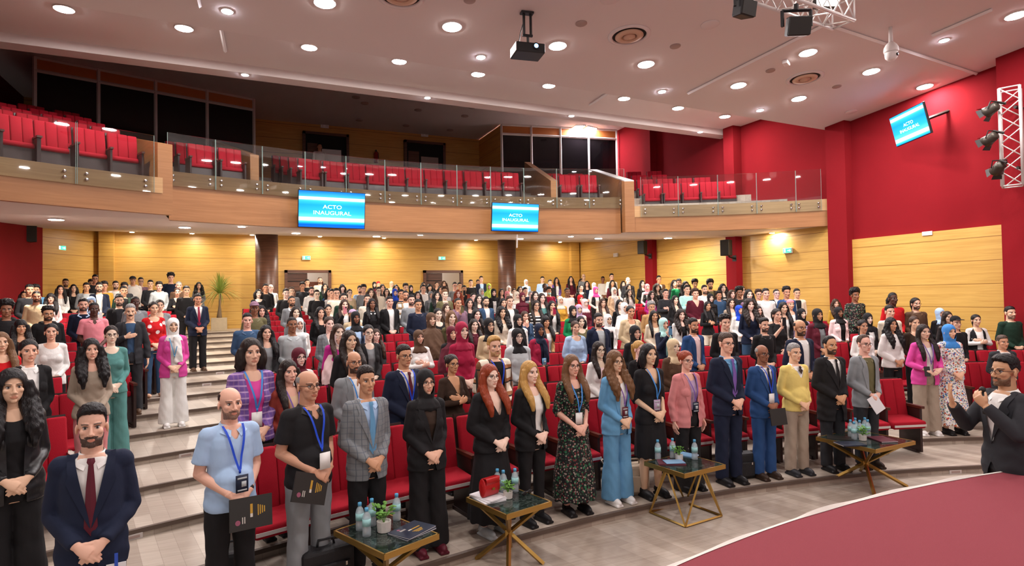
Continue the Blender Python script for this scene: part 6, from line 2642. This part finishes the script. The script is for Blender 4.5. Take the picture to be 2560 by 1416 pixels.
floor_bag(1722, 1222, 7, .34, .34, .24, math.radians(25), 'bag_black', 'black backpack behind the wire frame table', HR)
floor_bag(1585, 1232, 7, .32, .34, .24, math.radians(-20), 'bag_beige', 'beige bag on the floor behind the blue-suited person', HR)
floor_bag(575, 1485, 5, .34, .36, .26, math.radians(0), 'bag_black', 'black backpack on the floor at the bottom picture edge', HR)

# things people hold
def held(match, local, rot, fn):
    f = [q for q in FOLKS if q['o'].get('label', '').find(match) >= 0 or (abs(q['x'] - match[0]) < 1.5 if isinstance(match, tuple) else False)][0]
    M = Matrix.Translation(f['o'].location) @ Matrix.Rotation(f['o'].rotation_euler.z, 4, 'Z') @ Matrix.Diagonal((f['sc'], f['sc'], f['sc'], 1))
    p = M @ Vector(local)
    t = fn(p)
    t.rotation_euler = (Matrix.Rotation(f['o'].rotation_euler.z, 3, 'Z') @ rot.to_3x3()).to_euler()
    return t
def who(x):
    return min(FOLKS, key=lambda q: abs(q['x'] - x[0]) + abs(q['y'] - x[1]))
def held_at(xy, local, rot, fn):
    f = who(xy)
    M = Matrix.Translation(f['o'].location) @ Matrix.Rotation(f['o'].rotation_euler.z, 4, 'Z') @ Matrix.Diagonal((f['sc'], f['sc'], f['sc'], 1))
    t = fn(M @ Vector(local))
    t.rotation_euler = (Matrix.Rotation(f['o'].rotation_euler.z, 3, 'Z') @ rot).to_euler()
    return t
stand = Matrix.Rotation(math.radians(80), 3, 'X')
held_at((575, 968), (.06, -.235, .84), Matrix.Rotation(.06, 3, 'Y') @ stand, lambda p: booklet(p, .30, .22, .008, 0, 'cover_dark', 'dark folder with golden print held by the person in light blue shirt', 'folders held in the front row'))
held_at((770, 926), (-.13, -.215, .88), Matrix.Rotation(.35, 3, 'Y') @ stand, lambda p: booklet(p, .30, .22, .008, 0, 'cover_dark', 'dark folder with golden print held by the person in black short-sleeved shirt', 'folders held in the front row'))
held_at((1905, 862), (.02, -.235, .84), stand, lambda p: booklet(p, .24, .20, .008, 0, 'cover_dark', 'plain dark folder held by the person in blue suit', 'folders held in the front row', False))
held_at((2160, 835), (-.02, -.20, .87), Matrix.Rotation(-.5, 3, 'Y') @ stand, lambda p: booklet(p, .15, .22, .004, 0, 'paper_white', 'folded white paper held by the person in grey blazer', None, False, None, False))
held_at((2309, 809), (-.10, -.22, 1.03), stand, lambda p: booklet(p, .08, .15, .009, 0, 'cover_dark', 'black phone held by the person in hot pink blazer', None, False, None, False))
for f in FOLKS:
    c = f['opt'].get('held')
    if c and f['opt'].get('pose') == 'p':
        M = Matrix.Translation(f['o'].location) @ Matrix.Rotation(f['o'].rotation_euler.z, 4, 'Z') @ Matrix.Diagonal((f['sc'], f['sc'], f['sc'], 1))
        t = thing('phone', '%s phone held up by the %s' % (c.replace('_', ' '), ' '.join(f['o']['label'].split(',')[0].split()[:10])), 'phone', M @ Vector((-.055, -.30, 1.52)), f['o'].rotation_euler.z, 'phones held up in the audience')
        put('body', MB().box((0, 0, 0), (.075, .009, .155)).mesh('phone', 'plain'), t, 0.004, rgb(c))
        put('camera_bump', MB().box((.018, -.006, .055), (.03, .004, .032)).mesh('bump', 'plain'), t, 0, rgb('charcoal'))
# microphone of the person by the stage
f = who((2510, 865))
M = Matrix.Translation(f['o'].location) @ Matrix.Rotation(f['o'].rotation_euler.z, 4, 'Z') @ Matrix.Diagonal((f['sc'], f['sc'], f['sc'], 1))
t = thing('microphone', 'black hand microphone held at the mouth by the person near the stage', 'microphone', M @ Vector((.0, -.20, 1.49)), f['o'].rotation_euler.z)
MB().ell((0, 0, 0), (.025, .025, .028), 14, 10).obj('grille', 'dark_metal', t, True)
MB().tube([(0, 0, -.02), (.03, -.02, -.10), (.055, -.04, -.19)], [.019, .016, .013], 12).obj('handle', 'black_plastic', t, True)
# badge hanging from the jacket of the person in front
f = who((230, 1008))
def wbadge(p):
    t = thing('name_badge', 'white name badge on a blue ribbon hanging at the navy suit in front', 'badge', p, 0)
    MB().box((0, 0, -.06), (.10, .006, .14)).obj('card', 'paper_white', t)
    MB().box((0, -.004, .02), (.018, .004, .10)).obj('ribbon', mat('ribbon_blue', '2a4fb8', .6), t)
    return t
held_at((230, 1008), (.125, -.175, .84), Matrix.Identity(3), wbadge)
# wrist watches
for xy, l in (((575, 968), 'black watch on the wrist of the person in light blue shirt'), ((2510, 865), 'dark watch on the wrist of the person with the microphone')):
    f = who(xy)
    sh, el, wr, hd, pn, cu = arms(f['opt'].get('pose', 'c'), 'm', 1 if xy[0] == 575 else -1)
    el, wr = Vector(el), Vector(wr)
    M = Matrix.Translation(f['o'].location) @ Matrix.Rotation(f['o'].rotation_euler.z, 4, 'Z') @ Matrix.Diagonal((f['sc'], f['sc'], f['sc'], 1))
    a, b2 = el.lerp(wr, .88), el.lerp(wr, .96)
    o = MB().tube([M @ a, M @ b2], [.036, .034], 16).obj('wristwatch', 'black_plastic', None, True)
    tag(o, l, 'watch')

# tall potted palm by the aisle top
p = at_y(548, 824, 22.75)
p.z = tier_z(NT)
mat('planter', 'b9a88c', .8, var=.12, vscale=12)
mat('bark', '7a664e', .9, bump=.4, bscale=60)
mat('palm_leaf', '93a447', .6, var=.25, vscale=4)
hz = lambda px, py: at_y(px, py, p.y).z
t = thing('potted_palm', 'tall thin-leaved palm in a square beige planter at the top of the aisle', 'plant', p, 0)
pt = hz(548, 795) - p.z
MB().prism([(-.24, -.24), (.24, -.24), (.24, .24), (-.24, .24)], 0, pt).obj('planter', 'planter', t, False, .01)
ct = hz(551, 735) - p.z
MB().tube([(0, 0, pt - .05), (.01, 0, pt + .12), (.02, 0, (pt + ct) / 2), (.03, 0, ct)], [.09, .07, .035, .04], 12).obj('trunk', 'bark', t, True)
rn = random.Random(8)
mb = MB()
for i in range(190):
    a, e = rn.uniform(0, 6.283), rn.uniform(.1, 1.5)
    Ln = rn.uniform(.75, 1.15)
    d = Vector((math.cos(a) * math.cos(e), math.sin(a) * math.cos(e), math.sin(e)))
    sd = Vector((-math.sin(a), math.cos(a), 0)) * .014
    q, la, lb = Vector((.03, 0, ct)), [], []
    for s in np.linspace(0, 1, 7):
        pos = q + d * (Ln * s) + Vector((0, 0, -.62 * s * s * Ln * (1.0 - .55 * e / 1.5)))
        pos.y = min(pos.y, YB - .12 - p.y)
        k = (1 - s) ** .5 * (.4 + .6 * min(1, s * 4)) if s < 1 else .02
        la.append(pos - sd * k)
        lb.append(pos + sd * k)
    mb.ribbon(la, lb)
mb.obj('foliage', 'palm_leaf', t)

# small step lights set in the aisle risers
n_ = 0
for k in (3, 5, 6, 8, 9, 10, 11):
    x = (-1.25, -.75, -.55, -1.0)[k % 4]
    R = RK(k)
    a = math.asin((x - CX) / R)
    o = MB().box((0, 0, 0), (.17, .02, .055)).obj('step_light', 'white_frame', None, False, .003)
    MB().box((0, -.011, 0), (.12, .004, .025)).obj('lens', 'grey_cover', o)
    o.location = (x, CY + R * math.cos(a) - .004, tier_z(k) - .062)
    o.rotation_euler = (0, 0, -a)
    tag(o, 'small recessed light in the riser of the %s aisle step' % ORD[k - 1], 'step light', 'lights in the aisle risers')
for k, x in ((1, 8.45), (2, 9.15)):
    R = RK(k)
    a = math.asin((x - CX) / R)
    o = MB().box((0, 0, 0), (.17, .02, .055)).obj('step_light', 'white_frame', None, False, .003)
    MB().box((0, -.011, 0), (.12, .004, .025)).obj('lens', 'grey_cover', o)
    o.location = (x, CY + R * math.cos(a) - .004, tier_z(k) - .062)
    o.rotation_euler = (0, 0, -a)
    tag(o, 'small recessed light in the %s step of the far aisle' % ORD[k - 1], 'step light', 'lights in the far aisle risers')
